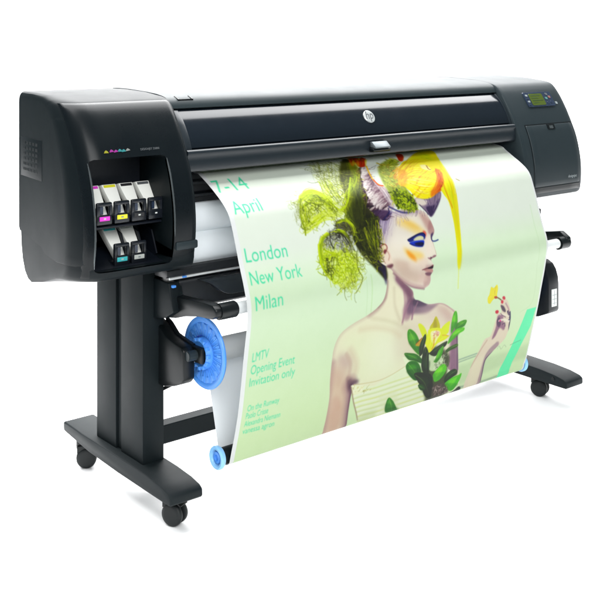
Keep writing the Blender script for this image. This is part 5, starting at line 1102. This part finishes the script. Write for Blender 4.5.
def paint():
    for op in ART:
        k = op[0]
        if k == 'f': do_fill(*op[1:])
        elif k == 'm':
            r = raster(poly_smooth(op[2]) if op[3] else op[2]); m = np.zeros((CHGT, CWID), np.float32)
            if r is not None: m[r[2]:r[2] + r[0].shape[0], r[1]:r[1] + r[0].shape[1]] = r[0]
            masks[op[1]] = m
        elif k == 'l':
            p = op[1]; p = catmull(p, 6) if len(p) > 2 else p
            do_line(p, *op[2:])
        elif k == 's':
            _, A, B, n, w, cols, jit, a, taper, clip = op
            A = resample(A, 9); B = resample(B, 9)
            for i in range(n):
                t = RNG.random(); q = A * (1 - t) + B * t
                q = q + RNG.normal(0, jit, (1, 2)) + np.cumsum(RNG.normal(0, jit * .22, q.shape), 0)
                s0 = int(RNG.integers(0, 4)); s1 = int(RNG.integers(6, 10)); q = q[s0:s1]
                do_line(catmull(q, 2), w * RNG.uniform(.6, 1.5), cols[int(RNG.integers(len(cols)))], a * RNG.uniform(.6, 1), .6, taper, clip)
        elif k == 'n':
            _, poly, n, w, cols, length, a = op
            pa = np.array(poly); lo, hi = pa.min(0), pa.max(0); done = 0; tries = 0
            while done < n and tries < n * 12:
                tries += 1; s = lo + RNG.random(2) * (hi - lo)
                if not inside(s, poly): continue
                ang = RNG.random() * 2 * math.pi; curl = RNG.normal(0, .45); q = [tuple(s)]
                for _ in range(7):
                    ang += curl + RNG.normal(0, .25); s = s + np.array([math.cos(ang), math.sin(ang)]) * length / 7 * RNG.uniform(.7, 1.4); q.append(tuple(s))
                do_line(q, w * RNG.uniform(.6, 1.4), cols[int(RNG.integers(len(cols)))], a * RNG.uniform(.55, 1), .5); done += 1
        elif k == 'u':
            _, path, n, vec, w, cols, a = op
            q = resample(path, 200)
            for i in range(n):
                p = q[int(RNG.integers(200))] + RNG.normal(0, 2.5, 2); v = np.array(vec) * RNG.uniform(.35, 1.25)
                v = v + RNG.normal(0, .22, 2) * np.hypot(*v); mid = p + v * .5 + RNG.normal(0, .08, 2) * np.hypot(*v)
                do_line([tuple(p), tuple(mid), tuple(p + v)], w * RNG.uniform(.5, 1.5), cols[int(RNG.integers(len(cols)))], a * RNG.uniform(.5, 1), .7, 1)
        elif k == 't':
            _, s, a, b, hgt = op
            co, tri = text_mesh(s, 1., 0., -.004)
            xmin, xmax = co[:, 0].min(), co[:, 0].max(); kx = (b[0] - a[0]) / (xmax - xmin)
            x0 = int(min(a[0], b[0]) / PX) - 6; x1 = int(max(a[0], b[0]) / PX) + 6
            y0 = int((min(a[1], b[1]) - hgt * 1.3) / PX) - 4; y1 = int((max(a[1], b[1]) + hgt * .5) / PX) + 4
            acc = np.zeros((y1 - y0, x1 - x0), np.float32)
            for t3 in tri:
                pp = []
                for i in t3:
                    u = a[0] + (co[i, 0] - xmin) * kx; f = (u - a[0]) / (b[0] - a[0])
                    pp.append((u, a[1] + (b[1] - a[1]) * f - co[i, 1] * hgt / .69))
                r = raster(pp)
                if r is None: continue
                m_, xx, yy_ = r; ox, oy = xx - x0, yy_ - y0
                hh, ww = m_.shape
                if ox < 0 or oy < 0 or oy + hh > acc.shape[0] or ox + ww > acc.shape[1]: continue
                acc[oy:oy + hh, ox:ox + ww] += m_
            blend(np.clip(acc, 0, 1), x0, y0, '#52dcab', .92)
paint()
_l = (canvas @ np.array([.3, .59, .11], np.float32))[:, :, None]
_sat = 1.22 + .25 * np.clip((.8 - _l) / .5, 0, 1)
canvas = np.clip(_l + (canvas - _l) * _sat, 0, 1)
_k = np.clip((.74 - _l) / .74, 0, 1); _h = np.clip((_l - .76) / .14, 0, 1) * np.clip((.97 - _l) / .06, 0, 1)
canvas = np.clip(canvas * (1 - .40 * np.sqrt(_k) * (_k + .15)) + .022 * _h, 0, 1).astype(np.float32)
# photographic softness and a little grain, as in an enlarged print
_g = RNG.normal(0, 1, canvas.shape[:2]).astype(np.float32); _g = (_g + np.roll(_g, 1, 0) + np.roll(_g, 1, 1)) / 1.7
_c = RNG.normal(0, 1, (CHGT // 24 + 2, CWID // 24 + 2)).astype(np.float32)
_yi, _xi = np.arange(CHGT) / 24., np.arange(CWID) / 24.
_y0, _x0 = _yi.astype(int), _xi.astype(int); _fy, _fx = (_yi - _y0)[:, None], (_xi - _x0)[None, :]
_c = (_c[np.ix_(_y0, _x0)] * (1 - _fx) + _c[np.ix_(_y0, _x0 + 1)] * _fx) * (1 - _fy) + (_c[np.ix_(_y0 + 1, _x0)] * (1 - _fx) + _c[np.ix_(_y0 + 1, _x0 + 1)] * _fx) * _fy
for _k in range(3):
    _p = canvas[:, :, _k]
    _p = np.pad(_p, 2, mode='edge')
    _p = boxblur(boxblur(_p, 1), 1)[2:-2, 2:-2]
    canvas[:, :, _k] = np.clip(_p + (.010 * _g + .008 * _c) * (1.15 - _p), 0, 1)
# white unprinted margins
mx = (np.arange(CWID) * PX)
canvas[:, (mx < 16) | (mx > 1524 - 9)] = hexc('#f4f7f6')

def build_print():
    # sheet path: out of the slot, over and down, round the tension bar, back up to the take-up roll
    NU = 760
    zk, yl, yr, sk = map(np.array, (SHEET_Z, SHEET_L, SHEET_R, SHEET_S))
    ds = .0018; nfront = int(sk[-1] / ds)
    def smooth_path(y):
        c = np.array(catmull(list(zip(sk, y, zk)), 12)); return c
    cl, cr = smooth_path(yl), smooth_path(yr)
    sf = np.linspace(0, sk[-1], nfront)
    fl_ = np.c_[np.interp(sf, cl[:, 0], cl[:, 1]), np.interp(sf, cl[:, 0], cl[:, 2])]
    fr_ = np.c_[np.interp(sf, cr[:, 0], cr[:, 1]), np.interp(sf, cr[:, 0], cr[:, 2])]
    def tail(front, c):
        # arc under the bar (centre c, radius) then straight to the back of the roll, then round the roll
        r = .0275; out = []
        y0, z0 = front[-1]
        a0 = math.atan2(z0 - c[1], y0 - c[0])
        R0 = math.hypot(z0 - c[1], y0 - c[0])
        if a0 > 0: a0 -= 2 * math.pi
        for k in range(1, 41):
            t = k / 40; a = a0 + (-.03 - a0) * t
            rr = R0 + (r - R0) * min(1, t * 2.2)
            out.append((c[0] + rr * math.cos(a), c[1] + rr * math.sin(a)))
        rc_ = .0405; y1, z1 = out[-1]; y2, z2 = SC[0] + rc_, SC[1] - .008
        for k in range(1, 60):
            t = k / 60; out.append((y1 + (y2 - y1) * t, z1 + (z2 - z1) * t))
        for k in range(0, 80):
            a = -.2 + 2 * math.pi * 1.3 * k / 79; rr = rc_ - .0045 * k / 79
            out.append((SC[0] + rr * math.cos(a), SC[1] + rr * math.sin(a)))
        return np.array(out)
    tl = tail(fl_, (BL_.y, BL_.z)); tr = tail(fr_, (BR_.y, BR_.z))
    lead = np.array([(.16, 1.1045), (.12, 1.1045), (.08, 1.104), (.05, 1.1025)])
    Lp = np.r_[lead, fl_, tl]; Rp = np.r_[lead, fr_, tr]
    t = np.linspace(0, 1, NU)
    X = -.762 + 1.524 * t
    Yg = Lp[:, None, 0] * (1 - t) + Rp[:, None, 0] * t
    Zg = Lp[:, None, 1] * (1 - t) + Rp[:, None, 1] * t
    n = len(Lp)
    Xg = np.broadcast_to(X, (n, NU))
    # gentle waviness of hanging paper
    s_all = np.r_[[-.1, -.07, -.04, -.015], sf, sf[-1] + np.cumsum(np.hypot(*np.diff(np.r_[fl_[-1:], tl], axis=0).T))]
    rip = .0011 * np.sin(X[None, :] * 7.1 + s_all[:, None] * 2.3) + .0008 * np.sin(X[None, :] * 13.7 - s_all[:, None] * 5.1 + 1.2) + .0016 * np.sin(s_all[:, None] * 6.0 + X[None, :] * 1.9)
    fade = np.clip(s_all[:, None] / .12, 0, 1) * np.clip((1.0 - s_all[:, None]) / .15, 0, 1)
    Yg = Yg + rip * fade * (.5 + .9 * np.abs(2 * t[None, :] - 1))
    co = np.stack([Xg, Yg, Zg], -1).reshape(-1, 3).astype(np.float32)
    # colour per vertex from the canvas (sheet coordinates)
    nprint = 4 + nfront + 26
    colr = np.empty((n, NU, 3), np.float32); colr[:] = hexc('#f4f7f6')
    ui = t * 1524 / PX; vi = np.clip(s_all[:nprint] * 1000 / PX, 0, CHGT - 2)
    ui = np.clip(ui, 0, CWID - 2)
    cb = canvas
    k2 = np.ones(3) / 3.
    x0 = np.floor(ui).astype(int); fx_ = (ui - x0)[None, :, None]; y0 = np.floor(vi).astype(int); fy_ = (vi - y0)[:, None, None]
    # two pixel average keeps the thin strands from aliasing
    cc = (cb + np.roll(cb, 1, 0) + np.roll(cb, 1, 1) + np.roll(np.roll(cb, 1, 0), 1, 1)) / 4
    g = lambda a, b: cc[np.ix_(a, b)]
    colr[:nprint] = (g(y0, x0) * (1 - fx_) + g(y0, x0 + 1) * fx_) * (1 - fy_) + (g(y0 + 1, x0) * (1 - fx_) + g(y0 + 1, x0 + 1) * fx_) * fy_
    lin_ = np.where(colr <= .04045, colr / 12.92, ((colr + .055) / 1.055) ** 2.4)
    rgba = np.ones((n * NU, 4), np.float32); rgba[:, :3] = lin_.reshape(-1, 3)
    idx = np.arange(n * NU).reshape(n, NU)
    quads = np.stack([idx[:-1, :-1], idx[1:, :-1], idx[1:, 1:], idx[:-1, 1:]], -1).reshape(-1, 4)
    me = bpy.data.meshes.new('printed_poster')
    c0_ = np.array([0, -.15, .2], np.float32)
    me.vertices.add(len(co)); me.vertices.foreach_set('co', (co - c0_).ravel())
    me.loops.add(quads.size); me.loops.foreach_set('vertex_index', quads.ravel().astype(np.int32))
    me.polygons.add(len(quads)); me.polygons.foreach_set('loop_start', np.arange(0, quads.size, 4, dtype=np.int32))
    me.polygons.foreach_set('use_smooth', np.ones(len(quads), bool))
    me.update(calc_edges=True)
    at = me.color_attributes.new('print', 'FLOAT_COLOR', 'POINT'); at.data.foreach_set('color', rgba.ravel())
    m = bpy.data.materials.new('printed_paper'); m.use_nodes = True; nt = m.node_tree; b = nt.nodes['Principled BSDF']
    an = nt.nodes.new('ShaderNodeAttribute'); an.attribute_name = 'print'; an.attribute_type = 'GEOMETRY'
    geo = nt.nodes.new('ShaderNodeNewGeometry')
    mul = nt.nodes.new('ShaderNodeMix'); mul.data_type = 'RGBA'; mul.blend_type = 'MULTIPLY'; mul.inputs['Factor'].default_value = 1
    mul.inputs['B'].default_value = (PAPER, PAPER, PAPER, 1)
    nt.links.new(an.outputs['Color'], mul.inputs['A'])
    # the printed face carries the picture, the back of the sheet is plain paper
    side = nt.nodes.new('ShaderNodeMix'); side.data_type = 'RGBA'
    nt.links.new(geo.outputs['Backfacing'], side.inputs['Factor'])
    nt.links.new(mul.outputs['Result'], side.inputs['A']); side.inputs['B'].default_value = (.66, .69, .70, 1)
    nt.links.new(side.outputs['Result'], b.inputs['Base Color'])
    b.inputs['Roughness'].default_value = .5; b.inputs['Specular IOR Level'].default_value = .22
    tr = nt.nodes.new('ShaderNodeBsdfTranslucent'); nt.links.new(side.outputs['Result'], tr.inputs['Color'])
    mx_ = nt.nodes.new('ShaderNodeMixShader'); mx_.inputs['Fac'].default_value = .10
    nt.links.new(b.outputs['BSDF'], mx_.inputs[1]); nt.links.new(tr.outputs['BSDF'], mx_.inputs[2])
    nt.links.new(mx_.outputs['Shader'], nt.nodes['Material Output'].inputs['Surface'])
    me.materials.append(m)
    o = bpy.data.objects.new('printed_poster', me); o.location = (0, -.15, .2); COL.objects.link(o)
    o['label'] = 'long colour print of a woman with feathered hair, hanging from the printer slot'
    o['category'] = 'poster'
build_print()
